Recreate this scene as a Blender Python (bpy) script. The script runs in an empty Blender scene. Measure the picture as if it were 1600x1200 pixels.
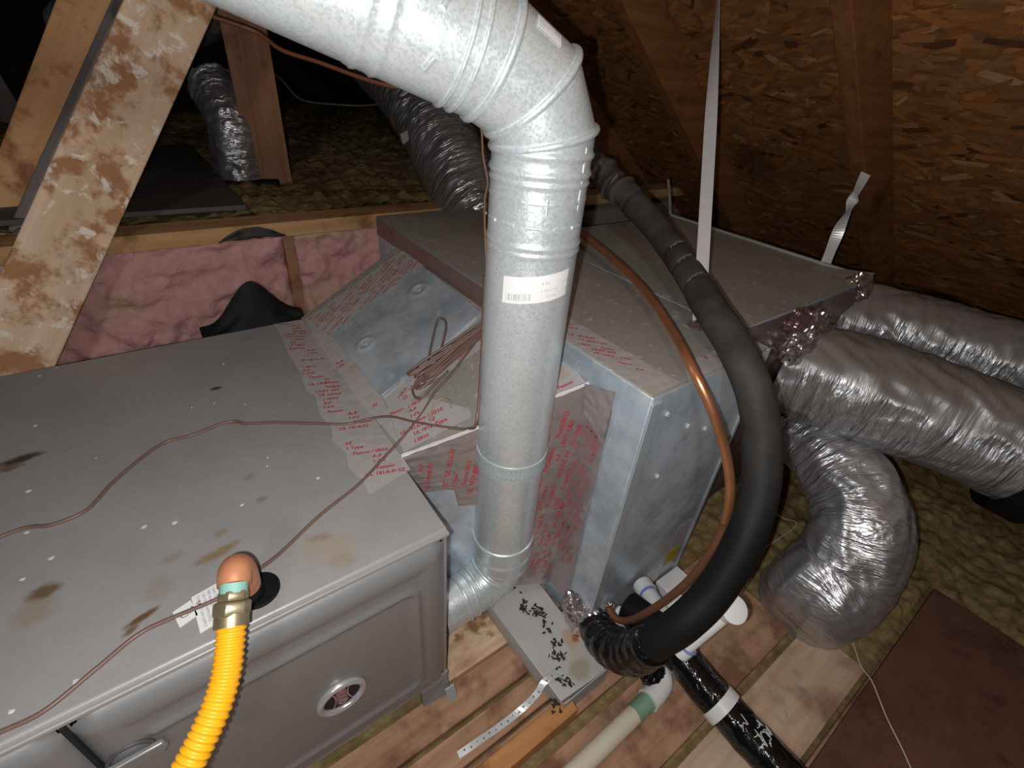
import bpy, bmesh, math, random
from mathutils import Vector, Matrix, noise
random.seed(7)
S = bpy.context.scene
COL = S.collection
PI = math.pi
V = Vector

# ------------------------------------------------------------------ camera, world, lights
cam_d = bpy.data.cameras.new('camera')
cam = bpy.data.objects.new('camera', cam_d); COL.objects.link(cam)
cam_d.sensor_fit = 'HORIZONTAL'; cam_d.sensor_width = 36.0; cam_d.lens = 744.65/1600*36
cam_d.clip_start = 0.02
RC = Matrix(((0.8109732599, 0.2697830420, -0.5191719237), (-0.5800424924, 0.4869472666, -0.6530184286), (0.0766360599, 0.8307222561, 0.5513868348)))
CAM = V((0, 0, 0.98))
cam.matrix_world = Matrix.Translation(CAM) @ RC.to_4x4()
S.camera = cam
w = bpy.data.worlds.new('attic_dark'); S.world = w; w.use_nodes = True
w.node_tree.nodes['Background'].inputs[0].default_value = (0.55, 0.6, 0.7, 1)
w.node_tree.nodes['Background'].inputs[1].default_value = 0.003
def lamp(name, loc, power, radius, col):
    d = bpy.data.lights.new(name, 'POINT'); d.energy = power; d.shadow_soft_size = radius; d.color = col
    o = bpy.data.objects.new(name, d); COL.objects.link(o); o.location = loc; return o
lamp('phone_flash', CAM + RC @ V((-0.022, -0.012, 0.0)), 18.5, 0.004, (1.0, 0.985, 0.97))
lamp('fill_lamp', (-0.75, -0.95, 1.75), 25.0, 0.10, (1.0, 0.98, 0.95))  # added fill behind the camera to soften the flash falloff, no lamp there
vs = S.view_settings
vs.view_transform = 'Standard'; vs.look = 'None'; vs.gamma = 1.0; vs.use_curve_mapping = False
vs.exposure = 0.0

# ------------------------------------------------------------------ mesh helpers
def root(name, loc, label, cat, group=None):
    o = bpy.data.objects.new(name, None); COL.objects.link(o)
    o.location = loc; o.empty_display_size = .05
    o['label'] = label; o['category'] = cat
    if group: o['group'] = group
    return o
def tag(o, label, cat, group=None, kind=None):
    o['label'] = label; o['category'] = cat
    if group: o['group'] = group
    if kind: o['kind'] = kind
    return o
def attach(o, p):
    if p is not None:
        o.parent = p
        m = Matrix.Identity(4); q = p
        ch = []
        while q is not None:
            ch.append(q); q = q.parent
        for q in reversed(ch):
            m = m @ (q.matrix_parent_inverse if q.parent else Matrix.Identity(4)) @ q.matrix_basis
        o.matrix_parent_inverse = m.inverted()
    return o
class MB:
    def __init__(s): s.v = []; s.f = []; s.uv = None
    def add(s, vs, fs):
        b = len(s.v); s.v += [tuple(x) for x in vs]; s.f += [tuple(b+i for i in f) for f in fs]; return s
    def box(s, a, b):
        x0, y0, z0 = a; x1, y1, z1 = b
        return s.hexa([(x0,y0,z0),(x1,y0,z0),(x1,y1,z0),(x0,y1,z0),(x0,y0,z1),(x1,y0,z1),(x1,y1,z1),(x0,y1,z1)])
    def hexa(s, p):
        return s.add(p, [(3,2,1,0),(4,5,6,7),(0,1,5,4),(1,2,6,5),(2,3,7,6),(3,0,4,7)])
    def prism(s, pts, n, t):          # polygon pts extruded by t along n
        n = V(n).normalized()*t; k = len(pts)
        return s.add([V(p) for p in pts]+[V(p)+n for p in pts], [tuple(reversed(range(k))), tuple(range(k, 2*k))]+[(i,(i+1)%k,(i+1)%k+k,i+k) for i in range(k)])
    def tube(s, path, r, n=12, caps=True, fn=None, up=None):
        path = [V(p) for p in path]; m = len(path); rings = []
        t0 = (path[1]-path[0]).normalized()
        a = V(up) if up else (V((0,0,1)) if abs(t0.z) < .9 else V((1,0,0)))
        u = (a - t0*a.dot(t0)).normalized(); b0 = len(s.v); dist = 0
        for i, p in enumerate(path):
            t = (path[min(i+1,m-1)]-path[max(i-1,0)]).normalized()
            u = (u - t*u.dot(t)).normalized(); w_ = t.cross(u)
            if i: dist += (p-path[i-1]).length
            rr = r(dist, i/(m-1)) if callable(r) else r
            for k in range(n):
                a_ = 2*PI*k/n; d = u*math.cos(a_)+w_*math.sin(a_)
                q = rr + (fn(dist, a_, p, d) if fn else 0)
                s.v.append(tuple(p+d*q))
        for i in range(m-1):
            for k in range(n):
                k2 = (k+1) % n
                s.f.append((b0+i*n+k, b0+i*n+k2, b0+(i+1)*n+k2, b0+(i+1)*n+k))
        if caps:
            s.f.append(tuple(b0+k for k in reversed(range(n)))); s.f.append(tuple(b0+(m-1)*n+k for k in range(n)))
        return s
    def grid(s, nx, ny, fn, flip=False):
        b = len(s.v)
        for j in range(ny+1):
            for i in range(nx+1): s.v.append(tuple(fn(i/nx, j/ny)))
        for j in range(ny):
            for i in range(nx):
                q = b+j*(nx+1)+i; f = (q, q+1, q+nx+2, q+nx+1)
                s.f.append(tuple(reversed(f)) if flip else f)
        return s
    def build(s, name, mat, parent=None, smooth=None, bevel=0, seg=2):
        me = bpy.data.meshes.new(name); me.from_pydata(s.v, [], s.f); me.update()
        if smooth is not None:
            me.shade_smooth()
            if smooth < 180: me.set_sharp_from_angle(angle=math.radians(smooth))
        o = bpy.data.objects.new(name, me); COL.objects.link(o)
        if mat: me.materials.append(mat)
        if bevel:
            b = o.modifiers.new('edge', 'BEVEL'); b.width = bevel; b.segments = seg; b.limit_method = 'ANGLE'; b.angle_limit = math.radians(40)
            me.shade_smooth(); me.set_sharp_from_angle(angle=math.radians(50))
        return attach(o, parent)
def spline(pts, n=12):                # Catmull-Rom through pts
    P = [V(p) for p in pts]; P = [P[0]*2-P[1]]+P+[P[-1]*2-P[-2]]; out = []
    for i in range(1, len(P)-2):
        for k in range(n):
            t = k/n; a, b, c, d = P[i-1], P[i], P[i+1], P[i+2]
            out.append(.5*((2*b)+(c-a)*t+(2*a-5*b+4*c-d)*t*t+(3*b-a-3*c+d)*t**3))
    out.append(P[-2]); return out
def resample(path, step):
    L = [0]
    for i in range(1, len(path)): L.append(L[-1]+(path[i]-path[i-1]).length)
    m = max(2, int(L[-1]/step)); out = []; j = 0
    for i in range(m+1):
        d = L[-1]*i/m
        while j < len(L)-2 and L[j+1] < d: j += 1
        out.append(path[j].lerp(path[j+1], (d-L[j])/max(1e-9, L[j+1]-L[j])))
    return out
def fbm(p, o=3):
    a = 0; k = .5
    for i in range(o): a += k*noise.noise(p); p = p*2.03; k *= .5
    return a

# ------------------------------------------------------------------ material helpers
class NT:
    def __init__(s, name):
        s.m = bpy.data.materials.new(name); s.m.use_nodes = True; s.t = s.m.node_tree
        s.b = s.t.nodes['Principled BSDF']
        s.co = s.n('ShaderNodeTexCoord').outputs['Object']
    def n(s, typ, **kw):
        x = s.t.nodes.new(typ)
        for k, v in kw.items():
            if k[0] == '_': setattr(x, k[1:], v)
            else: s.set(x.inputs[k.replace('__', ' ')], v)
        return x
    def set(s, sock, v):
        if isinstance(v, bpy.types.NodeSocket): s.t.links.new(v, sock)
        elif isinstance(v, tuple) and len(v) == 3 and sock.type == 'RGBA': sock.default_value = (*v, 1)
        else: sock.default_value = v
    def noise(s, scale, detail=4, rough=.55, vec=None, stretch=None, dist=0.0):
        v = vec or s.co
        if stretch: v = s.n('ShaderNodeMapping', Vector=v, Scale=stretch).outputs[0]
        return s.n('ShaderNodeTexNoise', Vector=v, Scale=scale, Detail=detail, Roughness=rough, Distortion=dist).outputs[0]
    def vor(s, scale, out='Distance', vec=None, feature='F1', rnd=1.0, stretch=None):
        v = vec or s.co
        if stretch: v = s.n('ShaderNodeMapping', Vector=v, Scale=stretch).outputs[0]
        return s.n('ShaderNodeTexVoronoi', Vector=v, Scale=scale, Randomness=rnd, _feature=feature).outputs[out]
    def ramp(s, fac, stops):
        r = s.n('ShaderNodeValToRGB', Fac=fac); e = r.color_ramp.elements
        for i, (p, c) in enumerate(stops):
            x = e[i] if i < 2 else e.new(p)
            x.position = p; x.color = (c, c, c, 1) if isinstance(c, (int, float)) else (*c, 1)
        return r.outputs[0]
    def mix(s, f, a, b, mode='MIX'):
        x = s.n('ShaderNodeMix', _data_type='RGBA', _blend_type=mode)
        s.set(x.inputs[0], f); s.set(x.inputs[6], a); s.set(x.inputs[7], b); return x.outputs[2]
    def math(s, op, a, b=0.0):
        x = s.n('ShaderNodeMath', _operation=op); s.set(x.inputs[0], a); s.set(x.inputs[1], b); return x.outputs[0]
    def mr(s, v, a, b, c=0.0, d=1.0):
        x = s.n('ShaderNodeMapRange', Value=v); x.inputs[1].default_value = a; x.inputs[2].default_value = b; x.inputs[3].default_value = c; x.inputs[4].default_value = d
        return x.outputs[0]
    def bump(s, h, strength=.3, dist=.002, nrm=None):
        x = s.n('ShaderNodeBump', Height=h, Strength=strength, Distance=dist)
        if nrm is not None: s.set(x.inputs['Normal'], nrm)
        return x.outputs[0]
    def stains(s, col, lst, nscale=60, namp=.6):   # lst: (centre, (rx,ry,rz), rotz, colour, strength)
        nv = s.n('ShaderNodeVectorMath', _operation='SUBTRACT')
        tex = s.n('ShaderNodeTexNoise', Vector=s.co, Scale=nscale, Detail=4.0, Roughness=.65)
        s.set(nv.inputs[0], tex.outputs[1]); nv.inputs[1].default_value = (.5, .5, .5)
        for c, r, rz, colr, st in lst:
            mp = s.n('ShaderNodeMapping', Vector=s.co, _vector_type='TEXTURE', Location=c, Rotation=(0, 0, rz), Scale=r).outputs[0]
            ad = s.n('ShaderNodeVectorMath', _operation='MULTIPLY_ADD'); s.set(ad.inputs[0], nv.outputs[0]); ad.inputs[1].default_value = (namp*2.2,)*3; s.set(ad.inputs[2], mp)
            ln = s.n('ShaderNodeVectorMath', _operation='LENGTH'); s.set(ln.inputs[0], ad.outputs[0])
            col = s.mix(s.mr(ln.outputs['Value'], 1.0, .45, 0, st), col, colr)
        return col
    def done(s, base, rough=.5, metal=0.0, nrm=None, spec=None, coat=None):
        s.set(s.b.inputs['Base Color'], base); s.set(s.b.inputs['Roughness'], rough); s.set(s.b.inputs['Metallic'], metal)
        if nrm is not None: s.set(s.b.inputs['Normal'], nrm)
        if spec is not None: s.b.inputs['Specular IOR Level'].default_value = spec
        if coat: s.b.inputs['Coat Weight'].default_value = coat; s.b.inputs['Coat Roughness'].default_value = .15
        return s.m
def plain(name, col, rough=.5, metal=0.0, var=.15, scale=40, bump=0, spec=None):
    k = NT(name); f = k.noise(scale, 4)
    c = k.mix(f, tuple(x*(1-var) for x in col), tuple(min(1, x*(1+var)) for x in col))
    return k.done(c, rough, metal, k.bump(f, bump, .002) if bump else None, spec)

# furnace paint with its rust and dirt marks
RUST = (.13, .065, .02); DIRT = (.27, .20, .12); DARKD = (.05, .03, .018)
k = NT('grey_furnace_enamel')
c = k.mix(k.noise(350, 3), (.305, .298, .297), (.36, .352, .35))
c = k.mix(k.ramp(k.noise(9, 5, .6), [(.42, 0), (.75, 1)]), c, (.29, .283, .275))
st = [((-0.2518, 0.8174, 0.4500), (.030,.011,.02), -1.0+PI/2-.5, DARKD, .9), ((-0.2611, 0.8043, 0.4500), (.02,.012,.02), 0, RUST, .7), ((0.0108, 0.8813, 0.4500), (.012,.007,.02), 0, DARKD, .9),
      ((-0.2120, 0.5415, 0.4500), (.020,.013,.02), 0, RUST, .85), ((-0.2178, 0.5181, 0.4500), (.026,.024,.02), 0, DIRT, .5), ((-0.1263, 0.4501, 0.4500), (.019,.006,.02), .3, RUST, .95),
      ((-0.1365, 0.4398, 0.4500), (.010,.005,.02), .5, RUST, .8), ((-0.0424, 0.4976, 0.4500), (.026,.009,.02), .25, (.24,.17,.08), .8), ((-0.0600, 0.4967, 0.4500), (.016,.008,.02), .2, (.24,.17,.08), .6), ((-0.0375, 0.5281, 0.4500), (.011,.008,.02), 0, DIRT, .7),
      ((-0.0925, 0.5183, 0.4500), (.016,.009,.02), 0, DIRT, .5), ((0.0704, 0.4310, 0.4500), (.050,.030,.02), -.4, (.36,.29,.20), .55), ((0.0658, 0.4550, 0.4500), (.018,.008,.02), -.4, DIRT, .6), ((0.0784, 0.4068, 0.4500), (.025,.016,.02), -.4, DIRT, .35),
      ((0.0181, 0.5622, 0.4500), (.009,.007,.02), 0, (.24,.19,.1), .7), ((0.0189, 0.7614, 0.4500), (.018,.008,.02), -.5, DIRT, .6), ((0.0997, 1.0539, 0.4500), (.018,.012,.02), 0, (.24,.235,.23), .7),
      ((-0.1075, 0.4790, 0.4500), (.02,.02,.02), 0, DIRT, .35), ((0.0141, 0.6158, 0.4500), (.010,.008,.02), 0, (.25,.20,.1), .5), ((-0.1939, 0.8124, 0.4500), (.025,.003,.02), .2, (.25,.24,.23), .5)]
c = k.stains(c, st, 70, .55)
M_FURN = k.done(c, .40, .12, k.bump(k.noise(900, 2), .08, .0006), .5)
k = NT('grey_door_enamel')
M_DOOR = k.done(k.mix(k.noise(300, 3), (.245, .247, .252), (.29, .292, .297)), .34, .35, k.bump(k.noise(900, 2), .06, .0005), .5)

k = NT('spangled_galvanised_steel')
vc = k.n('ShaderNodeTexVoronoi', Vector=k.co, Scale=430.0).outputs[1]
g = k.n('ShaderNodeSeparateColor', Color=vc).outputs[0]
fine = k.noise(600, 3, .7)
g2 = k.math('MULTIPLY', g, fine)
c = k.mix(k.ramp(g2, [(.06, 0), (.30, 1)]), (.635, .70, .72), (.75, .81, .825))
c = k.mix(k.ramp(k.noise(14, 4), [(.4, 0), (.8, .5)]), c, (.55, .60, .62))
M_GALV = k.done(c, k.mr(g, 0, 1, .30, .40), .55, k.bump(fine, .06, .0005))
k = NT('old_galvanised_steel')
f1 = k.noise(11, 5, .6); f2 = k.noise(45, 4, .6)
c = k.mix(k.ramp(f1, [(.35, 0), (.62, 1)]), (.38, .45, .51), (.58, .66, .73))
c = k.mix(k.ramp(f2, [(.5, 0), (.7, .6)]), c, (.62, .68, .72))
c = k.mix(k.ramp(k.noise(25, 3), [(.62, 0), (.72, .55)]), c, (.30, .33, .35))
M_GALV_OLD = k.done(c, k.mr(f2, .3, .7, .32, .5), .45, k.bump(f1, .15, .003))
k = NT('dusty_sheet_metal')
f1 = k.noise(7, 6, .65); f2 = k.noise(60, 5, .6)
c = k.mix(f1, (.27, .25, .225), (.43, .41, .375))
c = k.mix(k.ramp(f2, [(.60, 0), (.67, .75)]), c, (.60, .55, .47))
c = k.mix(k.ramp(k.noise(130, 3), [(.66, 0), (.72, .8)]), c, (.09, .07, .05))
M_DUSTY = k.done(c, .58, .25, k.bump(f2, .15, .002))
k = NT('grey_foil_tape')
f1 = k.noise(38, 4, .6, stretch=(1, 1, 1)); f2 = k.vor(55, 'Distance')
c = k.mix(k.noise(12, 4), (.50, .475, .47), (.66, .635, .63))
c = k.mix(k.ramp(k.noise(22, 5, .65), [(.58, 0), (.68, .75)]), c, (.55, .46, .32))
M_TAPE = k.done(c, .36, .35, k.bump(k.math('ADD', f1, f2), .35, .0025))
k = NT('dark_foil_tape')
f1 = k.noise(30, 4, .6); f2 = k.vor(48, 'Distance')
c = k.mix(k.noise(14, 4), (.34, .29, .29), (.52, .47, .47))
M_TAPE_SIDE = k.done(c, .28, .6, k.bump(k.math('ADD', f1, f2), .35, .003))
M_INK = plain('red_ink', (.50, .045, .06), .45, .15)
M_INK_PALE = plain('faded_red_ink', (.40, .10, .11), .55, 0)
def foil(name, lo, hi):
    k = NT(name)
    uv = k.n('ShaderNodeUVMap', _uv_map='wrap').outputs[0]
    a = k.noise(1.0, 4, .55, vec=uv, stretch=(4, 42, 1), dist=.8); b = k.noise(1.0, 3, .6, vec=uv, stretch=(9, 150, 1), dist=.7); cr_ = k.vor(1.0, 'Distance', vec=uv, stretch=(9, 34, 1))
    h = k.math('ADD', k.math('ADD', a, k.math('MULTIPLY', b, .14)), k.math('MULTIPLY', cr_, .25))
    nz = k.n('ShaderNodeSeparateXYZ', Vector=k.n('ShaderNodeNewGeometry').outputs['Normal']).outputs[2]
    dust = k.math('MULTIPLY', k.mr(k.math('ADD', nz, k.math('MULTIPLY', k.noise(14, 4), .35)), lo, hi), .93)
    c = k.mix(dust, k.mix(k.noise(9, 4), (.42, .42, .43), (.72, .72, .74)), k.mix(k.noise(30, 5), (.125, .105, .092), (.20, .172, .15)))
    inv = k.math('SUBTRACT', 1.0, dust)
    return k.done(c, k.math('ADD', .34, k.math('MULTIPLY', dust, .3)), k.math('MULTIPLY', inv, .80), k.bump(h, k.math('ADD', .25, k.math('MULTIPLY', inv, .75)), .016))
M_FOIL = foil('flexible_duct_foil', .95, 1.35)
M_FOIL_DUSTY = foil('dusty_duct_foil', .40, .80)
k = NT('crumpled_foil')
M_CRUMPLE = k.done(k.mix(k.noise(30, 4), (.5, .42, .42), (.75, .72, .72)), .22, .9, k.bump(k.vor(70, 'Distance'), .8, .005))

def wood(name, dark, light, patch=None, pfac=(.55, .62), grain=(3, 42, 42), rough=.75, spots=None, patch2=None, ps=1.0):
    k = NT(name)
    oi = k.n('ShaderNodeObjectInfo').outputs['Random']
    off = k.n('ShaderNodeVectorMath', _operation='ADD'); k.set(off.inputs[0], k.co)
    cb = k.n('ShaderNodeCombineXYZ', X=k.math('MULTIPLY', oi, 9.0), Y=k.math('MULTIPLY', oi, 5.0)).outputs[0]; k.set(off.inputs[1], cb)
    v = off.outputs[0]
    gr = k.noise(1.0, 5, .6, vec=v, stretch=grain, dist=.4)
    c = k.mix(k.ramp(gr, [(.3, 0), (.7, 1)]), dark, light)
    if patch: c = k.mix(k.ramp(k.noise(7*ps, 6, .62, vec=v), [(pfac[0], 0), (pfac[1], .9)]), c, patch)
    if patch2: c = k.mix(k.ramp(k.noise(11*ps, 6, .68, vec=v, dist=.5), [(.56, 0), (.63, .85)]), c, patch2)
    c = k.mix(k.ramp(k.noise(16, 5, .6, vec=v), [(.25, .7), (.42, 0)]), c, tuple(x*.35 for x in dark))
    if spots: c = k.stains(c, spots, 40, .5)
    return k.done(c, rough, 0, k.bump(gr, .25, .002), .25)
M_PLANK = wood('red_brown_plank', (.29, .16, .095), (.50, .30, .185), (.19, .09, .05), (.50, .60))
M_PLANK_LIGHT = wood('pale_plank', (.44, .30, .20), (.60, .45, .33), (.28, .16, .10), (.52, .66))
M_PLANK_OSB = wood('pale_strand_board', (.46, .28, .16), (.74, .56, .38), (.22, .11, .06), (.55, .6), grain=(14, 60, 60))
M_ORANGE = wood('orange_timber', (.40, .18, .06), (.55, .27, .11), (.26, .10, .04), (.58, .7))
M_BRACE = wood('water_stained_timber', (.60, .39, .24), (.80, .60, .43), (.38, .165, .065), (.49, .58), grain=(2, 22, 22), patch2=(.90, .83, .72), ps=1.9)
M_BRACE2 = wood('orange_stained_timber', (.58, .30, .12), (.72, .43, .22), (.28, .11, .045), (.50, .60), grain=(2, 26, 26))
M_GREYW = wood('grey_timber', (.17, .15, .14), (.28, .25, .24), (.10, .09, .08))
M_POST = wood('brown_post', (.25, .12, .06), (.38, .20, .115), (.16, .07, .03), (.58, .7), grain=(2, 30, 30))
M_RAFTER = wood('dark_rafter', (.15, .055, .016), (.25, .10, .035), (.10, .035, .01), (.55, .7))
M_JOIST = wood('pale_top_plate', (.42, .235, .10), (.56, .34, .16), (.24, .11, .04), (.55, .7))
M_BROWN = wood('brown_hardboard', (.115, .052, .034), (.16, .075, .05), (.08, .036, .024), (.52, .7), grain=(9, 14, 14))
k = NT('roof_strand')
at = k.n('ShaderNodeAttribute', _attribute_name='tint').outputs[0]
gr = k.noise(1.0, 4, .6, stretch=(80, 14, 80))
c = k.mix(k.mr(gr, .3, .7, .0, .45), at, k.mix(1.0, at, (.35, .25, .2), 'MULTIPLY'))
DK = (.03, .016, .008)
c = k.stains(c, [((2.17,.36,.43), (.05,.10,.05), 0, (.012,.008,.005), .95), ((1.93,.15,.62), (.05,.10,.05), 0, DK, .8), ((1.95,.02,.60), (.05,.07,.05), 0, DK, .8),
                 ((2.25,.10,.37), (.04,.08,.04), 0, DK, .7), ((1.72,.95,.77), (.15,.12,.13), 0, DK, .6), ((2.3,.7,.34), (.15,.2,.13), 0, DK, .5)], 22, .5)
M_STRAND = k.done(c, .7, 0, k.bump(gr, .2, .002), .25)
M_OSB = plain('roof_board_base', (.20, .09, .032), .8, 0, .5, 25)
k = NT('pink_fibreglass')
f1 = k.noise(28, 7, .7); f2 = k.noise(7, 4)
c = k.mix(f1, (.42, .17, .16), (.82, .50, .47)); c = k.mix(k.ramp(f2, [(.52, 0), (.68, .75)]), c, (.55, .38, .25))
M_PINK = k.done(c, .95, 0, k.bump(f1, .9, .012), .1)
k = NT('yellow_loose_fibre')
f1 = k.noise(70, 6, .72); f2 = k.noise(10, 5); v1 = k.vor(42, 'Distance')
c = k.mix(f1, (.13, .092, .038), (.48, .36, .165)); c = k.mix(k.ramp(f2, [(.45, 0), (.7, .75)]), c, (.30, .21, .10)); c = k.mix(k.mr(v1, .35, .8, 0, .6), c, (.14, .095, .04))
M_YELLOW = k.done(c, .95, 0, k.bump(k.math('ADD', f1, k.math('MULTIPLY', v1, -.8)), .8, .006), .1)
k = NT('black_pipe_foam')
f1 = k.noise(18, 5, .6)
sx = k.n('ShaderNodeSeparateXYZ', Vector=k.co).outputs[2]
dust = k.mr(sx, .45, .80, 0, 1)
c = k.mix(k.math('MULTIPLY', dust, k.ramp(f1, [(.3, .35), (.7, 1)])), (.008, .008, .0085), (.105, .095, .086))
M_FOAM = k.done(c, .6, 0, k.bump(k.noise(240, 3), .12, .001), .18)
M_FOAM_BAND = plain('dusty_tape_wrap', (.20, .155, .12), .7, 0, .4, 60)
M_BLACK = plain('black_rubber', (.007, .007, .008), .6, 0, .3, 60, 0, .15)
k = NT('shiny_black_tape')
M_BTAPE = k.done((.006, .006, .007), .16, 0, k.bump(k.noise(1.0, 2, .5, stretch=(42, 42, 42), dist=1.2), .5, .005), .55)
M_COPPER = plain('bright_copper', (.62, .28, .14), .32, .8, .25, 30)
M_RUSTY = plain('weathered_iron_elbow', (.60, .26, .13), .42, .35, .3, 45, .1)
M_TEAL = plain('green_thread_seal', (.22, .42, .36), .6, 0, .2, 90, .2)
k = NT('brass'); f = k.noise(70, 4)
M_BRASS = k.done(k.mix(f, (.28, .22, .12), (.55, .47, .31)), .36, .75, k.bump(f, .2, .001))
M_YEL = plain('yellow_gas_jacket', (.92, .42, .012), .38, 0, .06, 30)
M_WIRE = plain('brown_wire_jacket', (.16, .095, .075), .4, 0, .2, 90)
M_PVC = plain('white_pvc', (.72, .72, .72), .32, 0, .06, 40)
M_PVC_OLD = plain('cream_pvc', (.62, .56, .44), .42, 0, .15, 30)
M_PRIMER = plain('green_pipe_cement', (.20, .33, .23), .45, 0, .3, 60)
M_WHITE = plain('white_sticker', (.74, .74, .74), .4, 0, .04, 60)
M_PRINT = plain('black_print', (.05, .05, .055), .5)
M_GREYPRINT = plain('grey_print', (.42, .42, .43), .5)
M_DEBRIS = plain('dark_chips', (.022, .016, .012), .6, 0, .5, 300)
M_PAINTDROP = plain('white_paint_drop', (.60, .60, .59), .4)
M_DARKSHEET = plain('grey_panel', (.075, .07, .066), .7, 0, .3, 20)
M_STRAPW = plain('pale_metal_strap', (.74, .75, .77), .35, .3, .12, 40)
M_SHEETGREY = plain('light_grey_tab', (.42, .46, .47), .5, .3)
M_YSTICK = plain('yellow_sticker', (.52, .40, .02), .5)
M_GYP = plain('ceiling_board_back', (.25, .22, .18), .9)
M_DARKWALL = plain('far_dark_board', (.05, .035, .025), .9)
M_RED = plain('badge_red', (.30, .05, .06), .4); M_PINKL = plain('badge_pink', (.48, .22, .23), .4)
M_STRING = plain('pale_string', (.55, .48, .40), .7)
M_ORNG_CABLE = plain('orange_brown_cable', (.26, .10, .045), .5)
M_CREVICE = plain('black_gap', (.008, .008, .008), .8)

# ------------------------------------------------------------------ lettering (flat print)
_txt = {}
def text_mesh(s, bold=.012, mono=False):
    key = (s, bold)
    if key in _txt: return _txt[key]
    c = bpy.data.curves.new('print', 'FONT'); c.body = s; c.size = 1.0; c.offset = bold; c.resolution_u = 2
    o = bpy.data.objects.new('print', c); COL.objects.link(o)
    bpy.context.view_layer.update()
    me = bpy.data.meshes.new_from_object(o.evaluated_get(bpy.context.evaluated_depsgraph_get()))
    vs_ = [(v.co.x, v.co.y) for v in me.vertices]; fs_ = [tuple(p.vertices) for p in me.polygons]
    bpy.data.objects.remove(o); bpy.data.curves.remove(c); bpy.data.meshes.remove(me)
    _txt[key] = (vs_, fs_); return _txt[key]
def put_text(mb, s, o, u, v, size, bold=.012, off=None):
    vs_, fs_ = text_mesh(s, bold); o = V(o); u = V(u).normalized(); v = V(v).normalized()
    mb.add([o+u*(x*size)+v*(y*size) for x, y in vs_], fs_)
def inpoly(p, poly):
    x, y = p; c = False; n = len(poly)
    for i in range(n):
        (x1, y1), (x2, y2) = poly[i], poly[(i+1) % n]
        if (y1 > y) != (y2 > y) and x < (x2-x1)*(y-y1)/(y2-y1)+x1: c = not c
    return c
BLK = [['/ 0810   Fasson', 'A-P   UL 181A-P/', '1-FX   181B-FX'], ['( 0810   Fasson', 'A-P   UNIT 430', '1-FX   UL Listed'], ['/ 0310   Fasson', 'SZ   UL 181A-P/', '1 Type   UL 181B-']]
def tape_print(name, poly, n, u, mat, parent, size=.0095, gap=(.085, .040), off=.0009, seed=1, bold=.03, jit=.004):
    """printed lines over the flat polygon poly (3-D points) with normal n, baseline along u"""
    R_ = random.Random(seed); n = V(n).normalized(); u = V(u); u = (u-n*u.dot(n)).normalized(); v = n.cross(u)
    o = V(poly[0]); P2 = [((V(p)-o).dot(u), (V(p)-o).dot(v)) for p in poly]
    x0, x1 = min(p[0] for p in P2), max(p[0] for p in P2); y0, y1 = min(p[1] for p in P2), max(p[1] for p in P2)
    mb = MB(); j = 0; y = y0+gap[1]*.2
    while y < y1:
        x = x0-gap[0]*.5+(j % 2)*gap[0]*.45
        while x < x1:
            b = R_.choice(BLK); dx = R_.uniform(-jit, jit)
            for li, s in enumerate(b):
                px, py = x+dx, y-li*size*1.3
                words = []; cur = 0
                for wd in s.split('   '):
                    L = len(wd)*size*.58
                    ok = all(inpoly(q, P2) for q in [(px+cur, py), (px+cur+L, py), (px+cur, py+size*.7), (px+cur+L, py+size*.7)])
                    if ok and R_.random() < .93: put_text(mb, wd, o+u*(px+cur)+v*py+n*off, u, v, size*R_.choice((1, 1, 1.15)), bold)
                    cur += L+size*1.1
            x += gap[0]
        y += gap[1]; j += 1
    if mb.v:
        o = mb.build(name, mat, parent); o['kind'] = 'stuff'; return o
def patch(mb, poly, n, t=.0006):
    mb.prism(poly, n, t)
def bar_code(mb, pos, w_, h, seed=3):      # pos(a,b): a,b metres on the label
    R_ = random.Random(seed); x = 0
    while x < w_:
        bw = R_.choice((.0006, .0009, .0014)); 
        mb.add([pos(x, 0), pos(x+bw, 0), pos(x+bw, h), pos(x, h)], [(0, 1, 2, 3)]); x += bw+R_.choice((.0007, .0011, .0016))

# ================================================================== SETTING
def struct(o): o['kind'] = 'structure'; return o
# roof slope: plane z = .75*(XE - x), rafters run down along (.8,0,-.6)
XE = 2.75
DS = V((.8, 0, -.6)); NR = V((-.6, 0, -.8))          # down-slope, inward normal
def roof(s, y, h=0.0): return V((XE, y, 0)) + DS*s + NR*h      # s measured from the eave line, negative = up the slope
mb = MB(); p = [roof(.5, -1.6), roof(.5, 6), roof(-5.2, 6), roof(-5.2, -1.6)]
mb.prism(p, -NR, .012)
ceiling = struct(mb.build('ceiling', M_OSB))
R_ = random.Random(11); vv = []; ff = []; tint = []
def flake(s, y, L, W, a, h, col):
    ca, sa = math.cos(a), math.sin(a); pts = [(-L/2, -W/2*R_.uniform(.5, 1)), (-L*R_.uniform(.1, .3), -W/2), (L/2*R_.uniform(.7, 1), -W/2*R_.uniform(.6, 1)), (L/2, W/2*R_.uniform(.3, 1)), (L*R_.uniform(.0, .3), W/2), (-L/2*R_.uniform(.8, 1), W/2*R_.uniform(.4, 1))]
    b = len(vv); tl = R_.uniform(-.02, .02)
    for q, (i, j) in enumerate(pts): vv.append(tuple(roof(s+i*sa+j*ca, y+i*ca-j*sa, h+tl*j)))
    ff.append(tuple(b+q for q in range(6))); tint.append(col)
N = 24000
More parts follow.
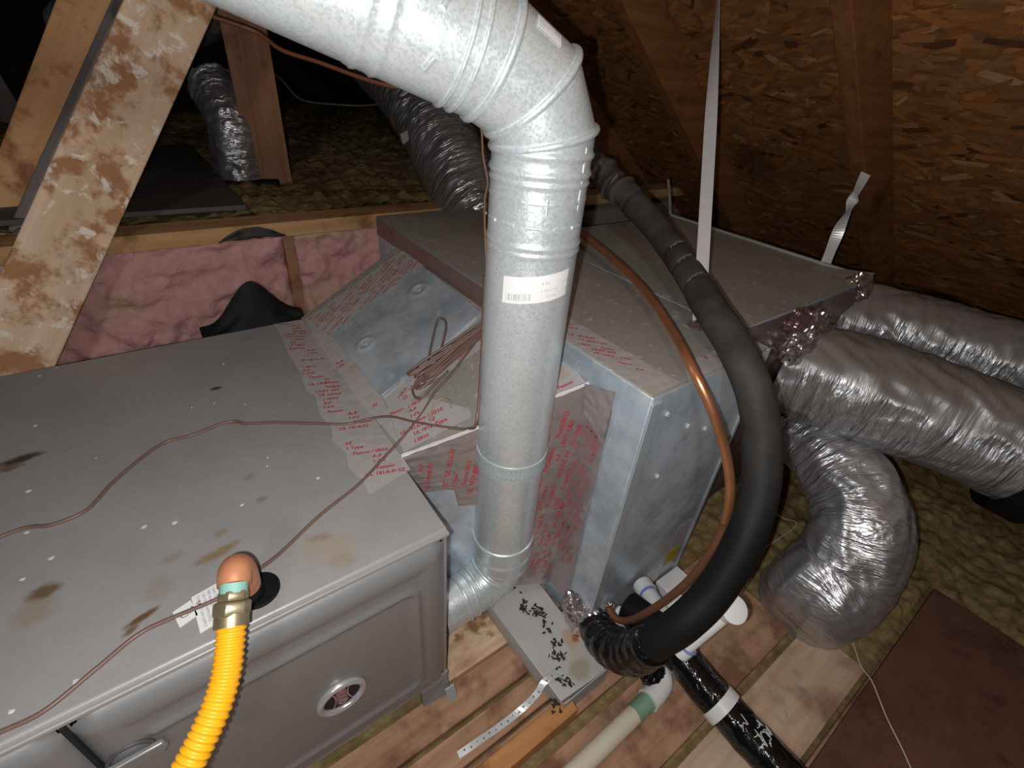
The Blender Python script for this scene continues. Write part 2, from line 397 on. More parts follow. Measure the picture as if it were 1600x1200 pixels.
for i in range(N):
    s_ = R_.uniform(-2.9, .15); y_ = R_.uniform(-.55, 2.6)
    t = R_.random(); g = R_.gauss(1.08, .21); g = max(.35, min(1.75, g))
    colr = (.29*g, .124*g*(1+.15*(t-.5)), .040*g*(1+.5*(t-.5)))
    if t < .05: colr = (.48, .27, .12)
    if t > .965: colr = (.11, .045, .016)
    flake(s_, y_, R_.uniform(.028, .10), R_.uniform(.007, .024), R_.gauss(.08, .5), .0006+.0035*i/N, colr)
me = bpy.data.meshes.new('strands'); me.from_pydata(vv, [], ff); me.update()
ca = me.color_attributes.new('tint', 'FLOAT_COLOR', 'CORNER'); dat = []
for c_ in tint: dat += [c_[0], c_[1], c_[2], 1.0]*6
ca.data.foreach_set('color', dat)
me.materials.append(M_STRAND); o = bpy.data.objects.new('wood_strands', me); COL.objects.link(o); o['kind'] = 'stuff'; attach(o, ceiling)
RAFD = .11
for yc in (.535, 1.06, 1.60, -.02-.5, 2.15, 2.7):
    mb = MB(); y0 = yc-.019
    pts = [roof(.45, y0, .004), roof(.45, y0, RAFD), roof(-5.1, y0, RAFD), roof(-5.1, y0, .004)]
    mb.prism(pts, (0, 1, 0), .038); mb.build('rafter', M_RAFTER, ceiling, bevel=.002)
# other slope and gable, far off in the dark
mb = MB(); xr = XE-.8*5.2; zr = 3.12
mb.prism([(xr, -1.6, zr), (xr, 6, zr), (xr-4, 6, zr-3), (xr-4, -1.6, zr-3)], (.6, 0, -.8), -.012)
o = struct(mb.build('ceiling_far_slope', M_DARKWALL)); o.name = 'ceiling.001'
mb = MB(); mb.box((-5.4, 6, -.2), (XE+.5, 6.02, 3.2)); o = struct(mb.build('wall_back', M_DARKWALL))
# floor: loose yellow fibre over the ceiling boards
mb = MB(); mb.box((-3, -1.6, -.16), (XE+.45, 1.4, -.14)); floor = struct(mb.build('floor', M_GYP))
def fibre(u, v):
    x = -1.0+3.9*u; y = -1.3+2.72*v
    far = min(1, max(0, (x-.90)/.25)); far2 = min(1, max(0, (x-.75)/.1))*min(1, max(0, (y+.05)/.1))
    a = .006+.022*max(far, far2*.6)
    h = -.022+.018*far+a*(1.2*fbm(V((x*7, y*7, 1)), 3)+1.1*abs(noise.noise(V((x*22, y*22, 3))))+.6*abs(noise.noise(V((x*47, y*47, 6)))))
    if x < .93: h = min(h, -.004 if y < .42 else .012)
    if .62 < x < 1.31 and y < -.06: h = min(h, .001)
    return (x, y, h)
mb = MB(); mb.grid(360, 250, fibre); o = mb.build('loose_insulation', M_YELLOW, floor, smooth=180); o['kind'] = 'stuff'
# decking planks laid along the furnace
def plank(x0, x1, y0, y1, z1, m, t=.019, sk=0.0):
    mb = MB(); mb.hexa([(x0, y0, z1-t), (x1, y0+sk, z1-t), (x1, y1+sk, z1-t), (x0, y1, z1-t), (x0, y0, z1), (x1, y0+sk, z1), (x1, y1+sk, z1), (x0, y1, z1)])
    return mb.build('plank', m, floor, bevel=.0015)
plank(-.75, .36, .318, .381, .0, M_PLANK)
plank(-.75, .462, .256, .308, .0, M_PLANK)
plank(.19, .50, .385, .53, .004, M_PLANK_OSB)
plank(-.75, .56, .207, .250, -.002, M_PLANK)
plank(-.75, .90, .066, .186, .0, M_PLANK)
plank(.565, .93, .190, .262, -.001, M_PLANK, sk=-.002)
plank(.47, .93, .268, .295, -.001, M_PLANK)
plank(-.75, .948, -.069, .050, .0, M_PLANK_LIGHT)
plank(-.75, 1.02, -.20, -.078, -.003, M_PLANK)
# short lengths of timber on the deck
mb = MB(); mb.hexa([(-.5,.196,-.001),(.383,.205,-.001),(.383,.236,-.001),(-.5,.232,-.001),(-.5,.196,.034),(.383,.205,.034),(.383,.236,.034),(-.5,.232,.034)])
tag(mb.build('timber_batten', M_ORANGE, None, bevel=.0015), 'orange square timber batten lying on the planks beside the pale plastic pipe', 'batten')
mb = MB(); mb.hexa([(.64,-.62,.004),(1.287,-.62,.004),(1.283,-.08,.004),(.645,-.083,.004),(.64,-.62,.022),(1.287,-.62,.022),(1.283,-.08,.022),(.645,-.083,.022)])
tag(mb.build('hardboard_sheet', M_BROWN, None, bevel=.001), 'dark brown board lying on loose insulation, crossed by a pale string', 'board')
mb = MB(); mb.box((1.03, -.06, -.03), (1.10, .02, .006)); 

# raised ceiling behind: knee wall of studs with pink batts, plate on top, loose fibre beyond
mb = MB(); mb.box((-2.5, 1.50, -.14), (2.2, 1.515, .55)); kw = struct(mb.build('wall_knee', M_GYP)); kw.name = 'wall_rear'
for x in (.288, .86): mb = MB(); mb.box((x-.014, 1.400, -.14), (x+.014, 1.495, .553)); mb.build('stud', M_POST, kw, bevel=.002)
mb = MB(); mb.box((-2.5, 1.385, .555), (2.0, 1.475, .593)); mb.build('top_plate', M_JOIST, kw, bevel=.002)
def batt(x0, x1, y0, z0, z1, label, seed):
    mb = MB(); nx, nz = int((x1-x0)/.008), int((z1-z0)/.008)
    def fn(u, v):
        x = x0+(x1-x0)*u; z = z0+(z1-z0)*v
        e = min(1, min(u, 1-u)*(x1-x0)/.02, min(v, 1-v)*(z1-z0)/.02)
        b = (.036*fbm(V((x*7, z*10, seed)), 4)+.022*abs(noise.noise(V((x*15, z*17, seed+4)))))+.006*noise.noise(V((x*55, z*55, seed)))
        sag = .05*(1-v)**2
        return (x, y0-sag-b*1.3+.03*(1-e)**2, z+.008*noise.noise(V((x*22, 3, seed)))*v)
    mb.grid(nx, nz, fn)
    b = len(mb.v)
    mb.box((x0+.005, y0+.03, z0+.01), (x1-.005, 1.498, z1-.012))
    return tag(mb.build('insulation_batt', M_PINK, None, smooth=180), label, 'insulation', 'pink insulation batts')
batt(-.95, .280, 1.405, -.1, .57, 'long pink fibreglass batt stuffed behind the furnace next to the water-stained brace', 2)
batt(.296, .84, 1.405, -.1, .565, 'pink fibreglass batt between the narrow stud and the dark duct box', 9)
upper = struct(MB().box((-2.5, 1.515, .50), (2.1, 5.98, .545)).build('floor_upper', M_GYP)); upper.name = 'floor.001'
def fib2(u, v):
    x = -1.6+3.5*u; y = 1.48+3.6*v
    return (x, y, .583+.04*fbm(V((x*6, y*6, 5)), 3)+.03*abs(noise.noise(V((x*19, y*19, 8))))+.012*abs(noise.noise(V((x*43, y*43, 8)))))
mb = MB(); mb.grid(230, 230, fib2); o = mb.build('loose_insulation', M_YELLOW, upper, smooth=180); o['kind'] = 'stuff'
mb = MB(); mb.hexa([(-.5,1.50,.606),(.215,1.49,.606),(.212,2.5,.606),(-.5,2.5,.606),(-.5,1.50,.618),(.215,1.49,.618),(.212,2.5,.618),(-.5,2.5,.618)])
tag(mb.build('grey_panel', M_DARKSHEET, None, bevel=.001), 'dark grey flat sheet lying on the raised floor behind the pink batt', 'sheet')

# ================================================================== TIMBERS
def beam(name, p0, p1, face_n, w_, t, m, label=None, cat=None, group=None, parent=None):
    p0 = V(p0); p1 = V(p1); ax = (p1-p0).normalized(); n = V(face_n); n = (n-ax*n.dot(ax)).normalized(); s = n.cross(ax); L = (p1-p0).length
    mb = MB(); nx = 14
    mb.box((0, -w_/2, -t), (L, w_/2, 0))
    o = mb.build(name, m, None, bevel=.003)
    Mx = Matrix((ax, s, n)).transposed().to_4x4(); Mx.translation = p0
    o.matrix_world = Mx
    if label: tag(o, label, cat, group)
    return o
toC = RC @ V((0, 0, 1))
bn = toC + V((.25, -.1, 0))
p_lo = V((-0.3095, 1.2610, 0.4047)); p_hi = V((0.1512, 1.4255, 1.0332)); dr = (p_hi-p_lo).normalized()
beam('timber_brace', p_lo-dr*.32, p_hi+dr*.75, CAM-(p_lo+p_hi)/2, .130, .038, M_BRACE, 'broad pale diagonal timber brace with brown water stains behind the furnace', 'timber')
q_lo = V((-0.3993, 1.5556, 0.4151)); q_hi = V((0.0175, 1.7484, 1.0358)); dr = (q_hi-q_lo).normalized()
beam('timber_brace', q_lo-dr*.04, q_hi+dr*.7, CAM-(q_lo+q_hi)/2, .092, .038, M_BRACE2, 'orange diagonal timber half hidden behind the broad stained brace', 'timber')
g_lo = V((-0.3133, 1.4841, 0.5202)); g_hi = V((0.0673, 1.6184, 1.0376)); dr = (g_hi-g_lo).normalized()
beam('timber_brace', g_lo-dr*.03, g_hi+dr*.7, toC, .024, .03, M_GREYW, 'thin strip painted in shade grey between the two diagonal braces', 'timber')  # strip whose grey stands for the shade between the braces
beam('timber_post', (-.42, 3.35, .58), (-.62, 3.35, 1.9), (.3, -1, 0), .16, .04, M_GREYW, 'dim grey timber far back beyond the orange brace', 'timber')
r = root('timber_post', (.36, 1.86, .56), 'brown upright timber post standing on the raised floor beside the foil duct boot', 'timber')
beam('wide_board', (.385, 1.86, .575), (.385, 1.86, 1.75), (-.25, -1, 0), .085, .036, M_POST)
attach(bpy.data.objects['wide_board'], r)
mb = MB(); mb.box((0, -.019, -.04), (1.2, .019, 0)); o = mb.build('narrow_board', M_POST, None, bevel=.002)
Mx = Matrix(((0,0,1),(1,0,0),(0,1,0))).transposed().to_4x4(); Mx = Matrix((V((0,0,1)), V((.95,-.3,0)).normalized(), V((-.3,-.95,0)).normalized())).transposed().to_4x4(); Mx.translation = (.327, 1.875, .56); o.matrix_world = Mx; attach(o, r)

# ================================================================== FURNACE
FX0, FX1, FY0, FY1, FZ0, FZ1 = -.66, .214, .380, 1.098, .045, .45
fur = root('furnace', (-.2, .74, FZ0), 'grey enamelled furnace cabinet lying on its side with rust marks on top', 'furnace')
mb = MB(); mb.hexa([(FX0,FY0,FZ0),(FX1,FY0,FZ0),(.222,FY1,FZ0),(FX0,FY1,FZ0),(FX0,FY0,FZ1),(FX1,FY0,FZ1),(.222,FY1,FZ1),(FX0,FY1,FZ1)])
mb.build('cabinet', M_FURN, fur, bevel=.004, seg=3)
mb = MB(); mb.box((FX0, .3745, .4405), (FX1, .384, .447)); mb.build('top_flange', M_FURN, fur, bevel=.0015)
mb = MB(); mb.box((FX0, .377, .05), (FX1, .383, .066)); mb.build('bottom_flange', M_FURN, fur, bevel=.001)
def seg_d(p, a, b):
    ax, ay = a; bx, by = b; dx, dy = bx-ax, by-ay; t = max(0, min(1, ((p[0]-ax)*dx+(p[1]-ay)*dy)/(dx*dx+dy*dy))); return math.hypot(p[0]-ax-dx*t, p[1]-ay-dy*t)
def door(name, x0, x1, bead, nx):
    z0, z1 = .066, .4385; mb = MB(); nz = 120
    def fn(u, v):
        x = x0+(x1-x0)*u; z = z0+(z1-z0)*v
        d = min(x-x0, x1-x, z-z0, z1-z)
        cx = max(0, max(x0+.022-x, x-x1+.022)); cz = max(0, max(z0+.022-z, z-z1+.022))
        if cx and cz: d = .022-math.hypot(cx, cz)
        h = 0 if d > .022 else -.012*(1-max(0, d)/.022)**2
        if d > .03: h -= .0025*min(1, (d-.03)/.012)
        if d <= 0: h = -.012
        if bead:
            bd = min(seg_d((x, z), bead[i], bead[i+1]) for i in range(len(bead)-1))
            h += .0045*math.exp(-(bd/.0065)**2)
        return (x, .3665-h, z)
    mb.grid(nx, nz, fn)
    b = len(mb.v); mb.box((x0+.002, .3785, z0+.002), (x1-.002, .3815, z1-.002))
    return mb.build(name, M_DOOR, fur, smooth=60)
bx0, bz1 = -.142, .372; bx1, bz0 = .158, .108
arc = [(bx1-.018+.018*math.cos(a), bz1-.018+.018*math.sin(a)) for a in (PI/2, PI/3, PI/6, 0)]
arc2 = [(bx1-.018+.018*math.cos(a), bz0+.018+.018*math.sin(a)) for a in (0, -PI/6, -PI/3, -PI/2)]
bd_ = door('burner_door', -.1935, .2065, [(bx0, bz1)]+arc+arc2+[(bx0, bz0)], 190)
door('blower_door', -.64, -.1975, None, 120)
mb = MB(); mb.box((-.1972, .3735, .062), (-.1937, .381, .4395)); mb.build('door_gap_shade', M_CREVICE, fur)  # solid black strip painted as the shade between the doors
# oval badge
bc = V((.036, .3695, .219))
mb = MB(); ring = [bc+V((.0305*math.cos(a), -.0035, .0305*math.sin(a))) for a in [2*PI*i/48 for i in range(49)]]
mb.tube(ring, .0052, 10, caps=False, up=(0, 1, 0)); bg = mb.build('badge_ring', plain('bright_rim', (.62, .63, .64), .25, .6, .05), fur, smooth=180)
mb = MB(); mb.prism([bc+V((.027*math.cos(2*PI*i/40), -.002, .027*math.sin(2*PI*i/40))) for i in range(40)], (0, 1, 0), .003)
mb.build('badge_face', M_CREVICE, bg)
mb = MB()
for sx in (-1, 1):
    pts = []
    for i in range(13):
        z = -.021+.042*i/12; x = sx*(.0085+.006*(z/.021)**2); pts.append((x, z))
    for i in range(12):
        (xa, za), (xb, zb) = pts[i], pts[i+1]
        mb.add([bc+V((xa-.0009, -.0026, za)), bc+V((xa+.0009, -.0026, za)), bc+V((xb+.0009, -.0026, zb)), bc+V((xb-.0009, -.0026, zb))], [(0, 1, 2, 3)])
mb.build('badge_lines', M_PINKL, bg)
mb = MB(); mb.add([bc+V((x, -.0024, z)) for x, z in ((-.0075, -.019), (.0075, -.019), (.0075, .019), (-.0075, .019))], [(0, 1, 2, 3)]); mb.build('badge_panel', plain('badge_grey', (.16, .12, .125), .4), bg)
mb = MB(); put_text(mb, 'RUUD', bc+V((-.0052, -.0030, .0185)), (0, 0, -1), (1, 0, 0), .0145, .02); mb.build('badge_lettering', M_PINKL, bg)
# finger latch on the burner door
lc = V((-.168, .3675, .352))
mb = MB(); mb.tube([lc+V((.020*math.cos(a), -.001, .020*math.sin(a)+.0)) for a in [PI*i/16 for i in range(17)]], .0022, 8); lat = mb.build('latch_recess_shade', plain('latch_shade', (.07, .07, .072), .5), fur, smooth=60)  # dark raised arc, paints the shade of the half-moon finger recess
mb = MB(); mb.prism([lc+V(p) for p in [(-.03, -.002, -.012), (.026, -.002, -.012), (.031, -.002, -.004), (.028, -.002, .006), (-.028, -.002, .006), (-.032, -.002, -.004)]], (0, -1, 0), .007)
mb.build('latch_lever', M_DOOR, fur, bevel=.002)
# corner foot tab
mb = MB(); mb.hexa([(.16,.370,.012),(.212,.362,.012),(.212,.384,.012),(.16,.384,.012),(.16,.376,.05),(.212,.376,.05),(.212,.384,.05),(.16,.384,.05)]); mb.build('corner_foot', M_DOOR, fur)
mb = MB(); mb.hexa([(.200,.350,.010),(.218,.350,.010),(.218,.353,.010),(.200,.353,.010),(.200,.362,.036),(.218,.362,.036),(.218,.365,.036),(.200,.365,.036)]); mb.build('metal_tab', M_SHEETGREY, fur)
mb = MB(); mb.box((FX0+.02, .40, .004), (.20, 1.08, .046)); mb.build('base_rail', M_CREVICE, fur)
# gas grommet
gc = V((-0.0164, 0.4166, 0.4500))
mb = MB(); mb.prism([gc+V((.0235*math.cos(2*PI*i/36), .0235*math.sin(2*PI*i/36), 0)) for i in range(36)], (0, 0, 1), .004); mb.build('gas_grommet', M_BLACK, fur, bevel=.001)
# stickers by the gas inlet
def sticker(name, pts, z, rows, u, v, parent, tsz):
    mb = MB(); mb.prism([V(p) for p in pts], (0, 0, 1), .0006); st = mb.build(name, M_WHITE, parent)
    mb = MB()
    for o_, s in rows: put_text(mb, s, V(o_)+V((0, 0, .0009)), u, v, tsz, .004)
    mb.build(name+'_print', plain('sticker_ink', (.22, .22, .23), .5), st); return st
A_ = V((-0.0801, 0.4480, 0.4502)); B_ = V((-0.0495, 0.4534, 0.4502)); D_ = V((-0.0779, 0.3973, 0.4502)); Cc = B_+(D_-A_)
u_ = (B_-A_).normalized(); d_ = (D_-A_)
rows = []
for i in range(5):
    rows.append((A_+(B_-A_)*(.16+.17*i)+d_*.06, ['CONNECT GAS SUPPLY', 'USE ONLY APPROVED', 'PIPE AND FITTINGS', 'LEAK TEST BEFORE', 'OPERATING UNIT'][i]))
sticker('rating_sticker', [A_, D_, Cc, B_], .45, rows, d_, u_, fur, .0042)
A2 = V((-0.0989, 0.4392, 0.4502)); B2 = V((-0.0811, 0.4449, 0.4502)); D2 = V((-0.0947, 0.4157, 0.4502)); C2 = B2+(D2-A2)
u2 = (B2-A2).normalized(); d2 = D2-A2
sticker('gas_sticker', [A2, D2, C2, B2], .45, [(A2+d2*.70+(B2-A2)*.18, 'GAS')], u2, -d2, fur, .0125)
# dried white paint drops
mb = MB(); R_ = random.Random(4)
for (x, y, s) in [((-0.2420, 1.0693, 0.4500)[0],(-0.2420, 1.0693, 0.4500)[1],1), ((-0.2389, 0.9009, 0.4500)[0],(-0.2389, 0.9009, 0.4500)[1],.9), ((-0.2363, 0.7357, 0.4500)[0],(-0.2363, 0.7357, 0.4500)[1],1), ((-0.1158, 0.5891, 0.4500)[0],(-0.1158, 0.5891, 0.4500)[1],1), ((-0.0834, 0.5762, 0.4500)[0],(-0.0834, 0.5762, 0.4500)[1],1),
    ((-0.2074, 0.5911, 0.4500)[0],(-0.2074, 0.5911, 0.4500)[1],1), ((0.0369, 0.9642, 0.4500)[0],(0.0369, 0.9642, 0.4500)[1],.8), ((-0.0058, 0.5645, 0.4500)[0],(-0.0058, 0.5645, 0.4500)[1],.8), ((0.0410, 0.6264, 0.4500)[0],(0.0410, 0.6264, 0.4500)[1],.5), ((0.0965, 0.5629, 0.4500)[0],(0.0965, 0.5629, 0.4500)[1],.8),
    ((-0.1812, 0.4077, 0.4500)[0],(-0.1812, 0.4077, 0.4500)[1],1.2), ((-0.2282, 0.4085, 0.4500)[0],(-0.2282, 0.4085, 0.4500)[1],.9), ((-0.2318, 0.5732, 0.4500)[0],(-0.2318, 0.5732, 0.4500)[1],.8), ((-0.2195, 1.0870, 0.4500)[0],(-0.2195, 1.0870, 0.4500)[1],.6), ((-0.1636, 0.7680, 0.4500)[0],(-0.1636, 0.7680, 0.4500)[1],.4), ((-0.1236, 0.7266, 0.4500)[0],(-0.1236, 0.7266, 0.4500)[1],.5), ((-0.2329, 0.6515, 0.4500)[0],(-0.2329, 0.6515, 0.4500)[1],.8), ((0.0453, 0.6453, 0.4500)[0],(0.0453, 0.6453, 0.4500)[1],.45), ((0.0016, 0.8340, 0.4500)[0],(0.0016, 0.8340, 0.4500)[1],.5),((0.0450, 0.8050, 0.4500)[0],(0.0450, 0.8050, 0.4500)[1],.5),((-0.0319, 0.8379, 0.4500)[0],(-0.0319, 0.8379, 0.4500)[1],.4)]:
    rr = .0034*s; n = 9
    b = len(mb.v); mb.v.append((x, y, .4516))
    for i in range(n): a = 2*PI*i/n; q = rr*R_.uniform(.7, 1.25); mb.v.append((x+q*math.cos(a), y+q*math.sin(a), .4502))
    mb.f += [(b, b+1+i, b+1+(i+1) % n) for i in range(n)]
o = mb.build('paint_drops', M_PAINTDROP, fur, smooth=180); o['kind'] = 'stuff'
# foil tape strip across the outlet end of the cabinet top, ragged edge
L_ = [(0.1611, 1.0946, 0.4500), (0.1610, 1.0222, 0.4500), (0.1538, 0.9385, 0.4500), (0.1553, 0.8620, 0.4500), (0.1467, 0.7984, 0.4500), (0.1557, 0.7743, 0.4500), (0.1459, 0.7130, 0.4500), (0.1514, 0.6689, 0.4500), (0.1414, 0.6325, 0.4500), (0.1502, 0.5950, 0.4500), (0.1411, 0.5582, 0.4500), (0.1498, 0.5260, 0.4500), (0.1480, 0.4941, 0.4500)]
Rr = [(.221, .51, .45), (.222, 1.09, .45)]
poly = [V(p)+V((0, 0, .0003)) for p in L_]+[V(p)+V((0, 0, .0003)) for p in Rr]
mb = MB(); mb.prism(poly, (0, 0, 1), .0006); tp = mb.build('foil_tape', M_TAPE, fur)
tape_print('tape_lettering', poly, (0, 0, 1), (.95, -.31, 0), M_INK, tp, .0098, (.075, .040), .0012, 5, .03)

# ================================================================== TRANSITION DUCT
TN = V((-0.44977, -0.000, 0.89315))
A0, A1, B1, B0 = V((.222, .546, .45)), V((.222, 1.10, .45)), V((.484, 1.127, .582)), V((.484, .42, .580))
trd = root('duct_transition', (.35, .78, .05), 'sloped sheet metal duct transition covered in printed foil tape beside the furnace', 'duct')
TNn = (A1-A0).cross(B1-A0).normalized(); TNn = TNn if TNn.z > 0 else -TNn
mb = MB(); mb.add([A0, A1, B1, B0, (.222, .546, .06), (.222, 1.10, .06), (.484, 1.127, .06), (.484, .42, .06)], [(0, 3, 2, 1), (4, 5, 6, 7), (1, 2, 6, 5), (0, 1, 5, 4), (3, 7, 6, 2)])
mb.build('sloped_top', M_DUSTY, trd)
def frontface(u, v):
    a = A0.lerp(B0, u); z = .06+(a.z-.06)*v; p = V((a.x, a.y, z))
    p.y -= .004*fbm(V((p.x*28, p.z*22, 2)), 3)*(1 if .03 < u < .97 else .3)+.002
    return p
mb = MB(); mb.grid(50, 60, frontface); mb.build('front_panel', M_GALV_OLD, trd, smooth=50)
def on_front(x, z, off=.004):     # point on the front side at x, z
    t = (x-.222)/.262; return V((x, A0.y+(B0.y-A0.y)*t-off, z))
FN = (B0-A0).cross(V((0, 0, 1))); FN = V((FN.x, FN.y, 0)).normalized(); FN = FN if FN.y < 0 else -FN
def zt(x): return .45+(x-.222)/.262*.13
pl = [on_front(.222, .452), on_front(.222, .30), on_front(.262, .30), on_front(.285, .36), on_front(.335, .36), on_front(.335, .22), on_front(.36, .10), on_front(.483, .09), on_front(.483, .578)]
def frontgrid(x0, x1, z0f, z1f, nx, nz, seed, off):
    mb = MB(); mb.grid(nx, nz, lambda u, v: on_front(x0+(x1-x0)*u, z0f(x0+(x1-x0)*u)+(z1f(x0+(x1-x0)*u)-z0f(x0+(x1-x0)*u))*v, off+.005*fbm(V((u*7+seed, v*9, seed)), 4)+.0015)); return mb
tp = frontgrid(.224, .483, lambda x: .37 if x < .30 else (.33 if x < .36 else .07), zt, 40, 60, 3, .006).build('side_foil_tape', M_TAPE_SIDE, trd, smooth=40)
tape_print('side_tape_lettering', [on_front(.235, .38), on_front(.235, .447), on_front(.483, .57), on_front(.483, .10), on_front(.37, .10), on_front(.36, .33)], FN, (.15, -.08, 1), M_INK, tp, .011, (.075, .045), .010, 8, .016)
# access plate with two dimples
pc = [V((0.2497, 0.9598, 0.4673)), V((0.4768, 0.9710, 0.5817)), V((0.4697, 0.7065, 0.5781)), V((0.2506, 0.6875, 0.4678))]
pu = (pc[1]-pc[0]); pv = (pc[3]-pc[0])
mb = MB()
def plate(u, v):
    p = pc[0]+pu*u+pv*v+(pc[2]-pc[1]-pv)*u*v; h = .0
    for (cu, cv, rr) in ((.16, .42, .016), (.80, .27, .018)):
        d = ((p-(pc[0]+pu*cu+pv*cv)).length)/rr
        h += .0035*math.exp(-((d-1)/.35)**2)-.002*math.exp(-(d/.6)**2)
    h += .0009*fbm(V((u*6, v*6, 1)), 2)
    return p+TNn*(h+.004)
mb.grid(80, 80, plate)
n0 = len(mb.v); cs = [0, 80, 81*81-1, 81*80]
for a, b in ((0, 1), (1, 2), (2, 3), (3, 0)):
    pa, pb = V(mb.v[cs[a]]), V(mb.v[cs[b]]); mb.add([pa, pb, pb-TNn*.008, pa-TNn*.008], [(0, 1, 2, 3)])
ap = mb.build('access_plate', M_GALV_OLD, trd, smooth=40)
for cu, cv_ in ((.16, .42), (.80, .27)):
    c0 = pc[0]+pu*cu+pv*cv_+TNn*.004; mb = MB(); mb.tube([c0, c0+TNn*.003], .005, 6); mb.build('screw_head', M_GALV, ap, smooth=40)
# printed tape around the plate
def ttape(name, pts, seed, off=.001, u=None, size=.0096, mat=M_TAPE, ink=M_INK, txt=True):
    P_ = [V(p)+TNn*off for p in pts]; mb = MB(); mb.prism(P_, TNn, .0006); o = mb.build(name, mat, trd)
    if txt: tape_print('tape_lettering', P_, TNn, u or V((.95, -.31, 0)), ink, o, size, (.072, .040), .0012, seed)
ttape('foil_tape', [(0.2281, 1.0798, 0.4531), (0.5029, 1.0920, 0.5915), (0.4862, 0.9765, 0.5831), (0.2545, 0.9661, 0.4664), (0.2150, 0.9370, 0.4465)], 2, ink=M_INK_PALE, u=V((.9, .45, .4)))
ttape('foil_tape', [(0.2265, 1.0749, 0.4523), (0.2507, 0.9390, 0.4645), (0.2511, 0.6808, 0.4647), (0.2287, 0.5583, 0.4534), (0.2189, 0.7249, 0.4484), (0.2163, 0.8988, 0.4471)], 3, .0018, ink=M_INK)
ttape('foil_tape', [(0.2530, 0.6850, 0.4656), (0.4550, 0.6826, 0.5674), (0.4221, 0.6298, 0.5508), (0.2451, 0.6344, 0.4617)], 4, .0024, u=V((.9, .42, .42)))
ttape('foil_tape', [(0.2466, 0.6538, 0.4624), (0.3023, 0.6174, 0.4904), (0.3391, 0.5295, 0.5090), (0.3332, 0.5137, 0.5060), (0.2273, 0.5458, 0.4527)], 6, .0031)
ttape('foil_tape', [(0.4667, 0.4895, 0.5733), (0.4923, 0.4863, 0.5862), (0.4802, 0.4203, 0.5801), (0.4382, 0.4426, 0.5589)], 9, .0016)
mb = MB(); mb.tube(resample(spline([A0+V((0,-.002,.001)), A0.lerp(B0, .3)+V((0,-.006,.002)), A0.lerp(B0, .7)+V((0,-.004,.001)), B0+V((0,-.003,0))]), .006), lambda d, t: .0035+.0015*noise.noise(V((d*60, 0, 0))), 7); mb.build('folded_tape_edge', plain('tape_fold_highlight', (.80, .76, .76), .3, .3, .1, 60, .3), trd, smooth=40)  # pale colour paints the highlight along this edge

# ================================================================== COIL CASE AND PLENUM
CX0, CX1, CY0, CY1, CZ0, CZ1 = .484, .778, .300, 1.250, .030, .625
coil = root('coil_case', (.63, .75, CZ0), 'tall galvanised cooling coil case with dusty top between sloped transition and duct box', 'coil case')
mb = MB(); mb.box((CX0, CY0, CZ0), (CX1, CY1, CZ1-.0015)); mb.build('case_shell', M_GALV_OLD, coil, bevel=.003)
mb = MB(); mb.box((CX0-.001, CY0-.001, CZ1-.002), (CX1, CY1, CZ1)); mb.build('top_panel', M_DUSTY, coil, bevel=.0008)
mb = MB(); mb.box((CX0-.0015, CY0-.004, CZ0), (CX0+.021, CY0, CZ1-.012)); mb.build('corner_flange', plain('pale_flange', (.52, .60, .66), .36, .55, .12, 20), coil, bevel=.001)
mb = MB(); mb.box((CX1-.008, CY0-.003, CZ0), (CX1+.002, CY0, CZ1)); mb.build('edge_flange', M_GALV_OLD, coil, bevel=.001)
for x, z in ((.56, .44), (.60, .53), (.66, .50), (.53, .58)): mb = MB(); mb.tube([(x, CY0+.001, z), (x, CY0-.004, z)], .004, 6); mb.build('screw_head', M_GALV, coil, smooth=40)
def slab(name, pts, n, mat, parent, t=.0006, off=0.0004):
    P_ = [V(p)+V(n)*off for p in pts]; mb = MB(); mb.prism(P_, n, t); return mb.build(name, mat, parent), P_
up = (0, 0, 1)
o, P_ = slab('foil_tape', [(.4835, .302, .625), (.548, .306, .625), (.540, .60, .625), (.4835, .60, .625)], up, M_TAPE, coil)
tape_print('tape_lettering', [(.486,.345,.625), (.54,.345,.625), (.538,.59,.625), (.486,.59,.625)], up, (.65, -.75, 0), M_INK, o, .0080, (.066, .036), .0014, 12)
o, P_ = slab('foil_tape', [(.56, .301, .625), (.775, .301, .625), (.775, .338, .625), (.60, .338, .625)], up, M_TAPE, coil, off=.0008)
tape_print('tape_lettering', P_, up, (.3, .9, 0), M_INK, o, .0085, (.036, .034), .0010, 13)
fn_ = (0, -1, 0)
o, P_ = slab('foil_tape', [(.70, .30, .605), (.775, .30, .595), (.775, .30, .624), (.60, .30, .624)], fn_, M_TAPE, coil, off=.003)
# side face: narrow bare strip then dark printed tape
sn = (-1, 0, 0)
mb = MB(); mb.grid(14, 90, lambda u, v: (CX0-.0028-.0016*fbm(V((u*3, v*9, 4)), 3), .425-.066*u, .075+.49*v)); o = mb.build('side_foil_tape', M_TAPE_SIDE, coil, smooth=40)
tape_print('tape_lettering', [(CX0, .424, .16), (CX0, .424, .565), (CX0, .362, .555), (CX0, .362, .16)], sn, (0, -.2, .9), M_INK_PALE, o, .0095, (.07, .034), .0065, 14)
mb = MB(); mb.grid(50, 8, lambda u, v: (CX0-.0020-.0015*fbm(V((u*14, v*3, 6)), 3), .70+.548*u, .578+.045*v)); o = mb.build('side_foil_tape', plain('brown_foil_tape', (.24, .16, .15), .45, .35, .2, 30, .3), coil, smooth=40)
tape_print('tape_lettering', [(CX0, .72, .582), (CX0, 1.24, .582), (CX0, 1.24, .62), (CX0, .72, .62)], sn, (0, -.5, .8), M_INK_PALE, o, .010, (.05, .034), .0045, 15)
